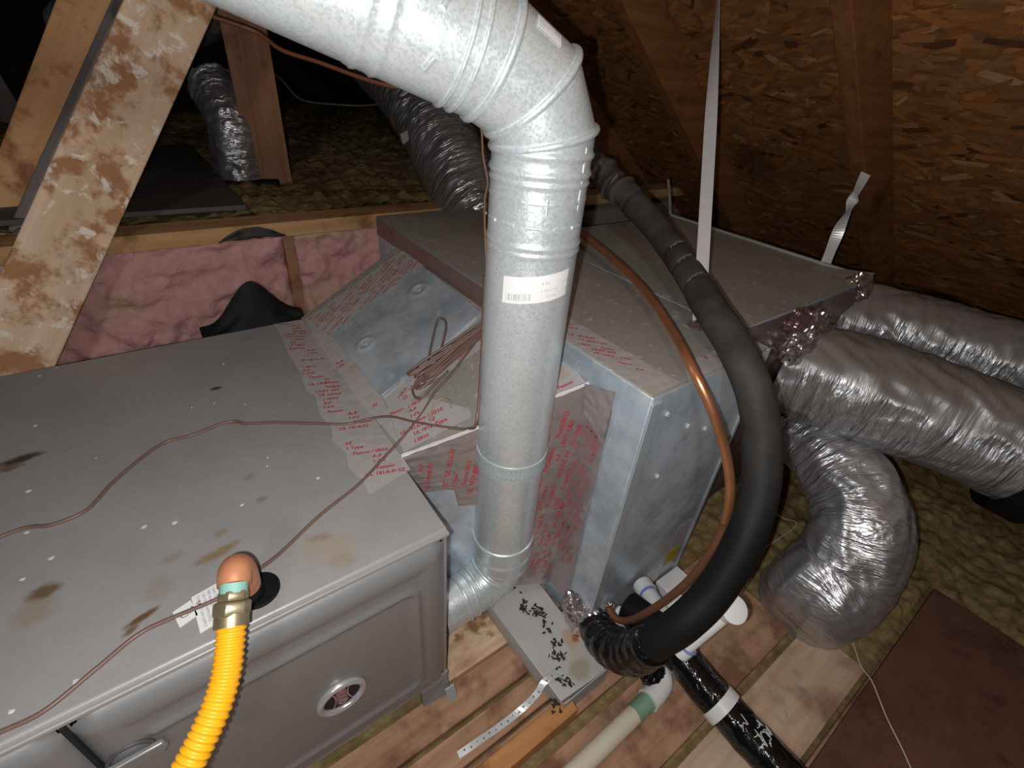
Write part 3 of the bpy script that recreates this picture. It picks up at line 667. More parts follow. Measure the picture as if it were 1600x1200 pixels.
# web of shiny tape bridging transition corner and case corner
mb = MB(); q0, q1, q2, q3 = V((.478, .415, .584)), V((.482, .358, .60)), V((.4825, .360, .50)), V((.478, .405, .53))
mb.grid(14, 22, lambda u, v: q0.lerp(q1, u).lerp(q3.lerp(q2, u), v)+V((-.005-.0025*noise.noise(V((u*5, v*7, 3))), 0, 0))); mb.build('crumpled_tape', M_TAPE_SIDE, coil, smooth=180)
# crumpled foil at the foot of the corner
def lump(c, r, seed, nu=44, nv=30, amp=.5):
    mb = MB()
    def fn(u, v):
        a = 2*PI*u; b = PI*(v-.5); d = V((math.cos(a)*math.cos(b), math.sin(a)*math.cos(b), math.sin(b)))
        k_ = 1+amp*(fbm(d*2.2+V((seed, 0, 0)), 4)+.4*abs(noise.noise(d*4+V((0, seed, 0)))))
        return (c[0]+d.x*r[0]*k_, c[1]+d.y*r[1]*k_, c[2]+d.z*r[2]*k_)
    mb.grid(nu, nv, fn); return mb
lump((.488, .315, .075), (.030, .050, .050), 3).build('crumpled_foil', M_CRUMPLE, coil, smooth=20)
lump((.525, .292, .060), (.040, .014, .045), 8).build('crumpled_foil', M_CRUMPLE, coil, smooth=20)
# stickers on the low corner of the front
o, P_ = slab('yellow_sticker', [(.712, CY0, .085), (.752, CY0, .085), (.752, CY0, .135), (.712, CY0, .135)], fn_, M_YSTICK, coil, .0005, .0006)
o, P_ = slab('white_sticker', [(.655, CY0, .045), (.705, CY0, .045), (.705, CY0, .10), (.655, CY0, .10)], fn_, M_WHITE, coil, .0005, .0006)
o, P_ = slab('pale_sticker', [(.71, CY0, .14), (.757, CY0, .14), (.757, CY0, .215), (.71, CY0, .215)], fn_, plain('mauve_sticker', (.42, .38, .42), .5), coil, .0005, .0006)
mb = MB(); mb.box((.70, .262, .004), (.775, .296, .046)); b_ = mb.build('rail_block', M_WHITE, coil, bevel=.002)
mb = MB()
for i in range(4):
    for j in range(2): mb.prism([V((.708+.018*i+.003*math.cos(a), .261+0*j, .015+.017*j+.003*math.sin(a))) for a in [PI*q/4 for q in range(8)]], (0, -1, 0), .001)
mb.build('rail_holes', M_CREVICE, b_)

ple = root('supply_plenum', (1.06, .66, .05), 'dusty grey sheet metal duct box feeding the foil ducts under the roof slope', 'duct box')
mb = MB(); mb.box((.782, .366, .10), (1.345, .962, .6235)); mb.build('box_shell', M_GALV_OLD, ple, bevel=.003)
def ptop(u, v):
    x = .781+.566*u; y = .364+.60*v
    return (x, y, .6255+.004*fbm(V((x*4, y*4, 3)), 2)+(.018*max(0, (u-.9)/.1)*max(0, 1-v*6)))
mb = MB(); mb.grid(50, 50, ptop); mb.build('top_panel', M_DUSTY, ple, smooth=60)
mb = MB(); mb.box((1.343, .366, .60), (1.352, .962, .632)); mb.build('edge_flange', M_DUSTY, ple, bevel=.001)
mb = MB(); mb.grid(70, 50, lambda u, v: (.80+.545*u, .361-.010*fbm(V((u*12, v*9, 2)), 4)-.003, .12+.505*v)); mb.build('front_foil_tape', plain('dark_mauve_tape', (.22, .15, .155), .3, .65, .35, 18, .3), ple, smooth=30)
lump((1.05, .345, .545), (.07, .03, .06), 5, amp=.6).build('crumpled_foil', M_CRUMPLE, ple, smooth=20)
lump((1.31, .375, .60), (.04, .03, .04), 15, amp=.6).build('crumpled_foil', M_CRUMPLE, ple, smooth=20)
lump((1.00, .362, .60), (.05, .022, .022), 25, amp=.7).build('crumpled_foil', plain('dark_mauve_foil', (.30, .20, .21), .3, .7), ple, smooth=20)

# box rail on the deck in front of the case
pan = root('metal_box_rail', (.41, .34, .004), 'flat pale metal box rail on the deck strewn with dark chips', 'metal rail')
mb = MB(); pts = [(.352,.470),(.372,.492),(.452,.487),(.474,.455),(.466,.222),(.360,.229)]
mb.prism([(x, y, .0045) for x, y in pts], up, .043)
k = NT('pale_stained_sheet'); c = k.mix(k.noise(30, 4), (.42, .41, .40), (.56, .55, .53))
c = k.stains(c, [((.447,.305,.048), (.020,.026,.03), 0, (.45,.30,.16), .75), ((.456,.300,.048), (.009,.010,.03), 0, (.30,.10,.03), .9), ((.425,.250,.048), (.030,.026,.03), 0, (.33,.30,.19), .8), ((.44,.275,.048), (.02,.02,.03), 0, (.5,.43,.32), .5)], 60, .5)
mb.build('rail_body', k.done(c, .55, .15), pan, bevel=.0015)
mb = MB(); mb.box((.36, .2205, .003), (.468, .2225, .05)); mb.build('end_flange', M_SHEETGREY, pan)
mb = MB(); R_ = random.Random(21)
def chip(x, y, z, s):
    a = R_.uniform(0, 6.28); n = R_.randint(4, 6); L, W = s*R_.uniform(.8, 1.6), s*R_.uniform(.3, .7); t = R_.uniform(-.35, .35)
    p = []
    for i in range(n):
        q = 2*PI*i/n; lx, ly = L*math.cos(q)*R_.uniform(.7, 1), W*math.sin(q)*R_.uniform(.7, 1.1)
        p.append(V((x+lx*math.cos(a)-ly*math.sin(a), y+lx*math.sin(a)+ly*math.cos(a), z+.0008+.0015+t*lx*.6)))
    mb.prism(p, up, .0012)
for cx, cy, sx, sy, n_ in [(.411,.408,.006,.006,16),(.426,.384,.006,.006,16),(.436,.378,.004,.006,8),(.427,.350,.004,.012,9),(.414,.318,.005,.010,10),(.402,.288,.008,.009,18),(.384,.256,.006,.005,10),(.390,.243,.006,.005,8),(.41,.37,.02,.05,7)]:
    for i in range(n_): chip(max(.362, min(.462, R_.gauss(cx, sx))), max(.228, min(.47, R_.gauss(cy, sy))), .0475, .0042)
o = mb.build('dark_chips', M_DEBRIS, None); tag(o, 'scattered black chips and droppings lying on the pale box rail', 'debris', None, 'stuff')
mb = MB()
for i in range(16): chip(R_.gauss(.352, .008), R_.gauss(.234, .006), .034, .0042)
o = mb.build('dark_chips', M_DEBRIS, None); tag(o, 'small clump of black chips on the orange batten', 'debris', None, 'stuff')

# ================================================================== VENT PIPE
vp = root('vent_pipe', (.30, .463, .135), 'large spangled galvanised vent pipe rising from the furnace and bending at a segmented elbow', 'vent pipe')
PX_, PY_ = .380, .463
def cyl(name, z0, z1, r, prof=None, m=M_GALV, step=.002, par=vp):
    n = max(2, int((z1-z0)/step)); path = [V((PX_, PY_, z0+(z1-z0)*i/n)) for i in range(n+1)]
    def rr(d, t):
        q = r; z = z0+(z1-z0)*t
        for zb, h, w_ in (prof or []): q += h*math.exp(-((z-zb)/w_)**2)
        return q
    mb = MB(); mb.tube(path, rr, 72, caps=True, up=(1, 0, 0)); return mb.build(name, m, par, smooth=60)
cyl('lower_pipe', .245, .446, .0555)
cyl('bottom_collar', .190, .252, .0555, [(.2475, .0035, .0035), (.207, .003, .003)])
cyl('crimped_end', .168, .194, .0525)
band = cyl('clamp_band', .436, .466, .0586, m=plain('grey_band', (.50, .57, .60), .4, .3, .08, 40), step=.01)
mb = MB(); cv = V((-.64, -.768, 0)); rt = V((.768, -.64, 0))
for i in range(26):
    for zz in (.4425, .4595):
        a = -PI/2+PI*i/25; d = cv*math.cos(a)+rt*math.sin(a); s_ = -cv*math.sin(a)+rt*math.cos(a); c0 = V((PX_, PY_, zz))+d*.0585
        mb.prism([c0+s_*(.0021*math.cos(q))+V((0, 0, .0021*math.sin(q))) for q in [PI*j/4 for j in range(8)]], d, .0004)
mb.build('band_holes', plain('band_hole', (.30, .34, .36), .6), band)
cyl('upper_pipe', .455, .862, .0575, [(.808, .0018, .003), (.799, .0015, .003)])
cyl('elbow_collar', .838, .914, .0572, [(.905, .003, .0035), (.886, .0028, .0035), (.876, .002, .0025), (.858, .0012, .0015)])
# embossed lock marks on the upper joint
for a in (-1.05, -.55, .0, .55, 1.0):
    mb = MB(); pth = [V((PX_, PY_, .832))+(cv*math.cos(a+t)+rt*math.sin(a+t))*.0577 for t in [-.14+.04*i for i in range(8)]]
    mb.tube(pth, .0018, 6); mb.build('lock_mark', M_GALV, vp, smooth=60)
for a in (-.18, .22):
    mb = MB(); mb.tube([V((PX_, PY_, z))+(cv*math.cos(a)+rt*math.sin(a))*.0574 for z in (.847, .853, .859, .865)], .0013, 6); mb.build('lock_mark', M_GALV, vp, smooth=60)
# vertical snap seam on the collar
mb = MB(); d = cv*math.cos(.98)+rt*math.sin(.98)
mb.tube([V((PX_, PY_, z))+d*.0572 for z in (.85, .87, .89, .915)], .0011, 6); mb.build('seam', M_GALV, vp, smooth=60)
# mitred elbow
PH = math.radians(165.7); HV = V((math.cos(PH), math.sin(PH), 0)); YV = HV.cross(V((0, 0, 1)))
def unit(a): return HV*math.sin(math.radians(a))+V((0, 0, math.cos(math.radians(a))))
def mitre(name, p, q, d, m0, m1, r, parent, n=72, rows=10, m=M_GALV, y=None):
    """round pipe piece along d between the planes (p, m0) and (q, m1)"""
    d = d.normalized(); y = y or YV; s = d.cross(y); mb = MB(); vs_ = []
    for j in range(rows+1):
        for i in range(n):
            a = 2*PI*i/n; o_ = y*math.cos(a)*r+s*math.sin(a)*r
            t0 = -(o_).dot(m0)/d.dot(m0); t1 = -(o_).dot(m1)/d.dot(m1)
            vs_.append((p+o_+d*t0).lerp(q+o_+d*t1, j/rows))
    fs = [(j*n+i, j*n+(i+1) % n, (j+1)*n+(i+1) % n, (j+1)*n+i) for j in range(rows) for i in range(n)]
    mb.add(vs_, fs); return mb.build(name, m, parent, smooth=60)
def bead(name, p, d0, d1, r, parent, tr=.0033, gap=.0, y=None):
    mn = (d0.normalized()+d1.normalized()).normalized(); y = y or YV; d = d0.normalized(); s = d.cross(y); mb = MB()
    pth = []
    for i in range(73):
        a = 2*PI*i/72; o_ = y*math.cos(a)*r+s*math.sin(a)*r; pth.append(p+o_+d*(-(o_).dot(mn)/d.dot(mn))+mn*gap)
    mb.tube(pth, tr, 10, caps=False, up=tuple(y)); return mb.build(name, M_GALV, parent, smooth=180)
RE = .0575
J1 = V((PX_, PY_, .919))
d0, d1, d2, d3 = unit(0), unit(26.6), unit(61), unit(72)
J2 = J1+d1*.046; J3 = J2+d2*.053; J4 = J3+d3*.030
def bis(a, b): return (a+b).normalized()
mitre('elbow_gore', V((PX_, PY_, .908)), J1, d0, d0, bis(d0, d1), RE, vp)
g_ = mitre('elbow_gore', J1, J2, d1, bis(d0, d1), bis(d1, d2), RE, vp)
g3 = mitre('elbow_gore', J2, J3, d2, bis(d1, d2), bis(d2, d3), RE, vp)
mitre('elbow_gore', J3, J4, d3, bis(d2, d3), d3, RE, vp)
for p, a, b in ((J1, d0, d1), (J2, d1, d2), (J3, d2, d3)): bead('gore_bead', p, a, b, RE, vp, .0042)
bead('end_bead', J4-d3*.004, d3, d3, RE, vp, .0024); bead('end_bead', J4+d3*.008, d3, d3, RE, vp, .0024)
def slope(name, t0, t1, r, prof):
    n = int((t1-t0)/.003); path = [J4+d3*(t0+(t1-t0)*i/n) for i in range(n+1)]
    def rr(d_, t):
        q = r; z = t0+(t1-t0)*t
        for zb, h, w_ in prof: q += h*math.exp(-((z-zb)/w_)**2)
        return q
    mb = MB(); mb.tube(path, rr, 72, up=tuple(YV)); return mb.build(name, M_GALV, vp, smooth=60)
slope('sloped_joint', -.004, .10, .0572, [(.075, .0022, .003), (.093, .0022, .003)])
slope('sloped_pipe', .075, 1.15, .0566, [])
mb = MB(); yv = YV; s3 = d3.cross(yv)
def onp(t, a, r): return J4+d3*t+(-yv*math.cos(a)+s3*math.sin(a))*r
for a in (-.30, .55): mb = MB(); mb.tube([onp(.034+.0006*i, a-.12+.03*i, .0574) for i in range(9)], .003, 8); mb.build('lock_mark', M_GALV, vp, smooth=60)
mb = MB()
mb.tube([onp(.066+.006*i, -.78, .0575) for i in range(6)], .0016, 6); mb.build('seam_end', plain('bright_edge', (.85, .88, .88), .3, .5), vp, smooth=60)
# small bottom elbow into the furnace
def unitd(a): return V((-math.sin(math.radians(a)), 0, -math.cos(math.radians(a))))
r2 = .0445; K0 = V((PX_, PY_, .182)); e0, e1, e2, e3 = unitd(0), unitd(28), unitd(58), unitd(85)
K1 = V((PX_, PY_, .168)); K2 = K1+e1*.036; K3 = K2+e2*.040; K4 = K3+e3*.09
mitre('small_gore', V((PX_, PY_, .205)), K1, e0, e0, bis(e0, e1), .0500, vp, y=V((0, 1, 0)))
mitre('small_gore', K1, K2, e1, bis(e0, e1), bis(e1, e2), .0495, vp, y=V((0, 1, 0)))
mitre('small_gore', K2, K3, e2, bis(e1, e2), bis(e2, e3), .0465, vp, y=V((0, 1, 0)))
mitre('small_gore', K3, K4, e3, bis(e2, e3), e3, r2, vp, y=V((0, 1, 0)))
for p, a, b, r_ in ((K1, e0, e1, .0502), (K2, e1, e2, .0485), (K3, e2, e3, .046)): bead('small_bead', p, a, b, r_, vp, .0032, y=V((0, 1, 0))); bead('small_bead', p-a*.007, a, b, r_, vp, .002, y=V((0, 1, 0)))
for t in (.022, .040): bead('small_bead', K3+e3*t, e3, e3, r2, vp, .003, y=V((0, 1, 0)))
# barcode labels on the pipe
def pipe_pos(a, z, r): return V((PX_, PY_, z))+(cv*math.cos(a)+rt*math.sin(a))*r
mb = MB()
a0, a1, zc = -.54, .95, .757
def lab(u, v):
    a = a0+(a1-a0)*u; return pipe_pos(a, zc+.012*(u-.25)-.017+.034*v, .0583)
mb.grid(24, 2, lab); lb = mb.build('barcode_label', M_WHITE, vp, smooth=180)
LW = (a1-a0)*.0583
mb = MB(); bar_code(mb, lambda a, b: pipe_pos(a0+.10+a/.0583, zc+.012*((a+.006)/LW-.25)-.013+b, .0587), .030, .0085)
for (s_, ua, vb, sz) in (('4 IN', .55, .022, .0060), ('B-VENT 36', .55, .013, .0048), ('GV-436', .62, .005, .0048), ('26 GA', .86, .019, .0048), ('0 18', .90, .009, .0048)):
    vs_, fs_ = text_mesh(s_, .0); 
    mb.add([pipe_pos(a0+(a1-a0)*ua+x*sz/.0583, zc+.012*(ua+x*sz/LW-.25)-.017+vb+y_*sz, .0587) for x, y_ in vs_], fs_)
mb.build('label_print', M_GREYPRINT, lb)
# label on the elbow gore
s2 = d2.cross(yv)
def gpos(t, a, r): return J2+d2*t+(-yv*math.cos(a)+s2*math.sin(a))*r
e = 1
def lab2(u, v): return gpos(.041-.030*u, -1.02+.30*v, .0586)
mb = MB(); mb.grid(8, 3, lab2); lb = mb.build('barcode_label', M_WHITE, vp, smooth=180)
mb = MB(); bar_code(mb, lambda a, b: gpos(.020-a, -1.0+b/.0586, .0590), .0075, .007, 5)
for i, s_ in enumerate(('ADJ', 'ELBOW', '4 IN')):
    vs_, fs_ = text_mesh(s_, .0); mb.add([gpos(.039-x*.0034, -.79-.07*i+y_*.0034/.0586, .0590) for x, y_ in vs_], fs_)
mb.build('label_print', M_GREYPRINT, lb)

# ================================================================== FOIL DUCTS
def flex(name, pts, r, seed, label, amp=1.0, pitch=.034, mat=None, taper=None, n=96):
    path = resample(spline(pts, 16), .004); Ln = sum((path[i]-path[i-1]).length for i in range(1, len(path)))
    def fn(d, a, p, dd):
        c_, s_ = math.cos(a), math.sin(a)
        h = .0010*abs(math.sin(PI*d/pitch))
        q = V((c_*1.5+seed, s_*1.5, d*14+.9*math.sin(a*2+seed)))
        h += amp*(.0070*fbm(q, 2)+.0075*(.35-abs(noise.noise(q*1.6+V((3, 1, 0))))))
        h += amp*.008*noise.noise(V((c_*1.1, s_*1.1+seed, d*6)))
        return h
    mb = MB(); mb.tube(path, (lambda d, t: taper(t)) if taper else r, n, caps=True, fn=fn)
    o = mb.build(name, mat or M_FOIL, None, smooth=50)
    wrap_uv(o, len(path), n, Ln)
    tag(o, label, 'duct', 'foil flexible ducts')
    return o
def wrap_uv(o, m, n, Ln):
    me = o.data; uv = me.uv_layers.new(name='wrap'); dat = []
    for p in me.polygons:
        k0 = min(v % n for v in p.vertices); k1 = max(v % n for v in p.vertices)
        for v in p.vertices:
            k_ = v % n
            if len(p.vertices) == 4 and k1-k0 > 1 and k_ == 0: k_ = n
            dat += [k_/n, (v//n)/(m-1)*Ln]
    uv.data.foreach_set('uv', dat)
flex('flexible_duct', [(1.095, .372, .462), (1.12, .28, .462), (1.165, .165, .459), (1.215, .06, .448), (1.262, -.06, .43), (1.30, -.20, .40), (1.33, -.4, .35)], .107, 2, 'widest foil flexible duct, leaving the duct box above the bent one, black strap around it', mat=M_FOIL_DUSTY)
flex('flexible_duct', [(1.30, .44, .515), (1.36, .37, .515), (1.435, .25, .508), (1.50, .10, .50), (1.555, -.05, .49), (1.61, -.22, .47)], .096, 6, 'foil flexible duct tucked against the roof boards behind the widest one', amp=.9, mat=M_FOIL_DUSTY)
flex('flexible_duct', [(1.2676, 0.4094, 0.2644), (1.1815, 0.3096, 0.2829), (1.1081, 0.2066, 0.2911), (1.0614, 0.1227, 0.2748), (1.0132, 0.0756, 0.2372), (0.9790, 0.0612, 0.1606), (0.9445, 0.0713, 0.1038), (0.9931, 0.0854, 0.0000)], .1, 11, 'crinkled foil duct bending down onto the deck beside the black foam pipe', amp=1.15, taper=lambda t: .082+.018*max(0, (t-.40)/.60)**1.1)
flex('flexible_duct', [(0.8746, 1.2490, 0.5079), (0.8663, 1.3573, 0.5921), (0.8903, 1.6275, 0.7351), (0.9065, 1.9548, 0.8841), (0.9158, 2.3133, 0.9910)], .118, 17, 'foil duct slanting up behind the galvanised vent pipe', amp=1.0)
flex('flexible_duct', [(-.02, 2.9, .95), (.10, 2.75, 1.0), (.22, 2.62, 1.04), (.34, 2.52, 1.10), (.42, 2.46, 1.2)], .13, 23, 'dark foil duct far back between the stained brace and the upright post', mat=None, amp=.8)
# strap round the widest duct
bt = V((1.262, -.06, .43)); bd = V((.045, -.14, -.025)).normalized()
mb = MB()
ux = bd.cross(V((0, 0, 1))).normalized(); uz = ux.cross(bd)
for (ra, rb, t0, t1) in ((.129, .112, -.026, .026),):
    ring = []
    for i in range(65):
        a = 2*PI*i/64; ring.append((a))
    vs_ = []; 
    for a in ring:
        dr_ = ux*math.cos(a)+uz*math.sin(a)
        for r_, t_ in ((rb, t0), (ra, t0), (ra, t1), (rb, t1)): vs_.append(bt+dr_*r_+bd*t_)
    fs = [(4*i+j, 4*i+(j+1) % 4, 4*i+4+(j+1) % 4, 4*i+4+j) for i in range(64) for j in range(4)]
    mb.add(vs_, fs)
mb.hexa([tuple(bt+ux*x+uz*z+bd*y) for x, y, z in [(-.02,-.02,.118),(.02,-.02,.118),(.02,.02,.118),(-.02,.02,.118),(-.02,-.02,.62),(.02,-.02,.62),(.02,.02,.62),(-.02,.02,.62)]])
tag(mb.build('duct_strap', M_BLACK, None), 'black webbing strap holding up the widest foil duct', 'strap')
# duct boot on the raised floor
bo = root('duct_boot', (.285, 1.93, .58), 'small silver foil wrapped duct boot standing beside the brown post', 'duct')
mb = MB(); pth = resample(spline([(.285, 1.93, .57), (.285, 1.93, .68), (.288, 1.95, .78), (.28, 2.05, .86)]), .004)
mb.tube(pth, .075, 60, fn=lambda d, a, p, dd: .012*fbm(V((math.cos(a)*2, math.sin(a)*2, d*20)), 3)+.004*noise.noise(V((math.cos(a)*6, math.sin(a)*6, d*60)))); o = mb.build('foil_wrap', M_FOIL, bo, smooth=50); wrap_uv(o, len(pth), 60, .36)
mb = MB(); mb.box((.19, 1.84, .575), (.385, 2.03, .605)); mb.build('boot_flange', M_BLACK, bo, bevel=.004)

# ================================================================== REFRIGERANT LINES
hp = [(0.9322, 1.0531, 0.8379), (0.8961, 0.8962, 0.7995), (0.8967, 0.7867, 0.7611), (0.8678, 0.6551, 0.7231), (0.7903, 0.5087, 0.6943), (0.6935, 0.3736, 0.6789), (0.6534, 0.2956, 0.6577), (0.6398, 0.2429, 0.6187), (0.6295, 0.1998, 0.5580), (0.6058, 0.1664, 0.4961), (0.5663, 0.1443, 0.4327), (0.5211, 0.1366, 0.3629), (0.4771, 0.1430, 0.3109), (0.4510, 0.1611, 0.2534)]
hpath = resample(spline(hp, 14), .004)
LH = sum((hpath[i]-hpath[i-1]).length for i in range(1, len(hpath)))
def hr(d, t):
    t = d/LH
    r = .033-.0065*min(1, max(0, (t-.1)/.3))+.0008*max(0, (t-.62)/.38)
    if t < .25: r += .008*((d/.036) % 1.0)**1.5*(1-max(0, t-.21)/.04)-.002     # spiral wrap near the top
    for tc in (.40, .445, .50): r -= .0022*math.exp(-((t-tc)/.006)**2)
    return r
suc = root('insulated_pipe', (.74, .22, .3), 'thick black foam insulated pipe arching down beside the coil case', 'pipe')
mb = MB(); mb.tube(hpath, hr, 40, fn=lambda d, a, p, dd: (.004*math.sin(a+d*70) if d < LH*.25 else 0)+.0012*noise.noise(V((math.cos(a), math.sin(a), d*14)))); mb.build('foam_sleeve', M_FOAM, suc, smooth=50)
def hidx(t): return int(t*(len(hpath)-1))
for t, wd in ((.405, .008), (.447, .006), (.50, .007), (.06, .010), (.105, .012), (.15, .012), (.195, .010)):
    i0 = hidx(t); pth = hpath[i0:i0+max(3, int(wd/.004)+1)]
    rr0 = hr(t*LH, t)
    mb = MB(); m_ = len(pth); tt = (pth[-1]-pth[0]).normalized(); uu = tt.cross(toC).normalized(); ww = uu.cross(tt)
    a0_ = random.Random(int(t*1000)).uniform(-.3, .2)
    def fb(u, v, pth=pth, rr0=rr0, m_=m_, uu=uu, ww=ww, a0_=a0_, tt=tt):
        a = a0_-.15+1.1*u; c0 = pth[0].lerp(pth[-1], v*(.55+.45*math.sin(u*9+a0_*5)**2))
        return c0+(ww*math.cos(a)+uu*math.sin(a))*(rr0+.0042)+tt*(.012*(u-.5))
    mb.grid(12, 3, fb); mb.build('dust_band', M_FOAM_BAND, suc, smooth=180)
ep = [(.500, .300, .075), (0.4793, 0.2670, 0.0971), (0.4680, 0.2323, 0.1180), (0.4662, 0.1921, 0.1593), (0.4596, 0.1634, 0.2370)]
lump_tail = (0.4992, 0.1598, 0.1159)
mb = MB(); epath = resample(spline(ep, 14), .004)
mb.tube(epath, lambda d, t: .028+.006*math.sin(PI*t), 40, fn=lambda d, a, p, dd: .0035*abs(math.sin(d*110+1.6*math.sin(a)))+.003*fbm(V((math.cos(a)*3, math.sin(a)*3, d*22)), 2)); mb.build('tape_wrap', M_BTAPE, suc, smooth=180)
mb = lump(lump_tail, (.024, .018, .017), 33, amp=.5); mb.build('tape_wrap', M_BTAPE, suc, smooth=60)
cu = root('copper_tube', (.62, .25, .3), 'thin bare copper tube curving down over the coil case beside the black foam pipe', 'pipe')
cp = [(0.7846, 0.8520, 0.6965), (0.7701, 0.7777, 0.6857), (0.7330, 0.6482, 0.6787), (0.6818, 0.5142, 0.6713), (0.6145, 0.3918, 0.6623), (0.5548, 0.3014, 0.6533), (0.5531, 0.2514, 0.6106), (0.5738, 0.2210, 0.5487), (0.5815, 0.1956, 0.4897), (0.5848, 0.1829, 0.4233), (0.5687, 0.1794, 0.3677), (0.5549, 0.1849, 0.3068), (0.5331, 0.1985, 0.2480), (0.5141, 0.2167, 0.1972), (0.5056, 0.2356, 0.1573), (0.5011, 0.2559, 0.1407), (0.5057, 0.2796, 0.1370)]
cpath = resample(spline(cp, 14), .005); cut = int(len(cpath)*.72)
mb = MB(); mb.tube(cpath[:cut+1], .0072, 16); mb.build('bright_tube', M_COPPER, cu, smooth=180)
mb = MB(); mb.tube(cpath[cut-1:], .0066, 16); o = mb.build('dull_tube', plain('tarnished_copper', (.20, .085, .045), .5, .4, .3, 60), cu, smooth=180)

# ================================================================== DRAIN PIPES
dp = root('taped_drain_pipe', (.60, .05, .03), 'shiny black taped drain pipe with a white band crossing the planks', 'pipe')
pth = resample([V((.590, .200, .085)), V((.592, .10, .062)), V((.600, .0, .044)), V((.606, -.12, .036)), V((.612, -.40, .036))], .004)
mb = MB(); mb.tube(pth, .0335, 36, fn=lambda d, a, p, dd: .0035*fbm(V((math.cos(a)*3, math.sin(a)*3, d*34)), 3)); mb.build('tape_wrap', M_BTAPE, dp, smooth=35)
wb = V((0.5920, 0.0641, 0.0536)); i0 = min(range(len(pth)), key=lambda i: (pth[i]-wb).length)
mb = MB(); mb.tube(pth[i0-2:i0+4], .0365, 36); mb.build('white_band', M_PVC, dp, smooth=40)
# scribbled marking on the tape
mb = MB(); R_ = random.Random(5); i1 = i0+14
for sgm in range(9):
    p0 = pth[min(len(pth)-2, i1+R_.randint(-3, 9))]; a = R_.uniform(-.6, .5); q_ = []
    for j in range(6):
        aa = a+(j-2.5)*.10*R_.choice((1, .5)); t_ = .004*R_.uniform(-1, 1)*(j-2)
        q_.append(p0+V((math.sin(aa)*.0362, t_, math.cos(aa)*.0362)))
    mb.tube(spline(q_, 4), .0010, 5)
mb.build('scribbled_mark', plain('white_marker', (.5, .55, .55), .5), dp, smooth=180)
tee = root('white_drain_fitting', (.64, .13, .11), 'white plastic drain tube with a round cap beside the black foam pipe', 'pipe')
ta, tb = V((0.5486, 0.1138, 0.3255)), V((0.5073, 0.1348, 0.2209)); td = (tb-ta).normalized()
mb = MB(); mb.tube(resample([ta, tb], .004), .0125, 24); mb.build('tube', M_PVC, tee, smooth=40)
cdir = (CAM-ta).normalized()*.8+V((.3, -.3, .1)); cdir.normalize()
mb = MB(); mb.tube([ta-cdir*.022, ta-cdir*.002, ta+cdir*.010, ta+cdir*.014, ta+cdir*.015], lambda d, t: .0205 if t < .9 else .018, 28); mb.build('cap', M_PVC, tee, smooth=35)
mb = MB(); mb.tube([tb-td*.012, tb, tb+td*.006], .0165, 28); mb.build('socket', M_PVC, tee, smooth=35)
mb = MB(); mb.tube([tb-td*.0135, tb-td*.011], .0168, 28); mb.build('blue_ring', plain('blue_ring', (.22, .26, .50), .4), tee, smooth=35)
trap = root('condensate_trap', (.60, .24, .06), 'white plastic trap fittings with black foam sleeve at the coil case foot', 'pipe')
def rod(name, a, b, r, m, par, n=26):
    mb = MB(); mb.tube(resample([V(a), V(b)], .006), r, n); return mb.build(name, m, par, smooth=40)
rod('foam_sleeve', (0.5499, 0.2638, 0.1236), (0.5560, 0.1692, 0.1442), .030, M_BLACK, trap)
rod('tube', (0.6109, 0.2733, 0.1196), (0.5796, 0.2099, 0.1421), .0175, M_PVC, trap)
rod('coupling', (0.6150, 0.2830, 0.1169), (0.6067, 0.2637, 0.1225), .0205, M_PVC, trap)
rod('blue_ring', (0.6042, 0.2610, 0.1260), (0.6021, 0.2563, 0.1275), .0186, plain('blue_line', (.2, .25, .5), .4), trap)
mb = MB(); mb.tube(resample(spline([(0.5175, 0.2666, 0.0964), (0.5048, 0.2404, 0.1077), (0.5057, 0.2159, 0.1159), (0.5192, 0.1924, 0.1370)], 8), .004), .0165, 22); mb.build('bend', M_PVC, trap, smooth=60)
rod('tube', (0.5474, 0.2807, 0.0868), (0.5521, 0.2522, 0.0937), .012, M_PVC, trap)
rod('union', (0.6404, 0.2127, 0.1482), (0.5908, 0.2191, 0.1273), .006, M_STRAPW, trap)
pv = root('pvc_drain', (.44, .15, .02), 'cream plastic drain pipe with a white elbow and green cement along the planks', 'pipe')
rod('pipe', (.14, .139, .0175), (.505, .146, .0175), .0165, M_PVC_OLD, pv)
rod('cement_band', (.468, .1453, .0175), (.512, .1461, .0175), .0172, M_PRIMER, pv)
eb = resample(spline([(.508, .146, .0185), (.535, .147, .0195), (.556, .152, .022), (.563, .168, .030), (.560, .190, .045), (.556, .205, .06)], 8), .003)
mb = MB(); mb.tube(eb, lambda d, t: .0215-.002*math.sin(PI*t), 26); mb.build('elbow', M_PVC, pv, smooth=50)

# ================================================================== GAS LINE
gas = root('gas_line', (-.03, .40, .45), 'yellow corrugated gas line with brass nuts and a rusty iron elbow on the furnace', 'gas line')
g0 = gc+V((-.004, .002, 0)); gt = V((-0.0258, 0.4181, 0.4897))
eT = V((-0.0278, 0.4006, 0.5214))
mb = MB(); mb.tube(resample([gc+V((-.006, .0, .0)), V((-0.0250, 0.4023, 0.4807)), V((-0.0257, 0.3951, 0.5078))], .004), .0135, 28); mb.build('iron_nipple', M_BLACK, gas, smooth=60)
el = [(-0.0244, 0.3951, 0.4964), (-0.0246, 0.3893, 0.5239), (-0.0260, 0.3832, 0.5388), (-0.0284, 0.3739, 0.5437), (-0.0314, 0.3643, 0.5404)]
mb = MB(); mb.tube(resample(spline(el, 10), .0025), lambda d, t: .0148+.001*math.sin(PI*t), 30); mb.build('iron_elbow', M_RUSTY, gas, smooth=60)
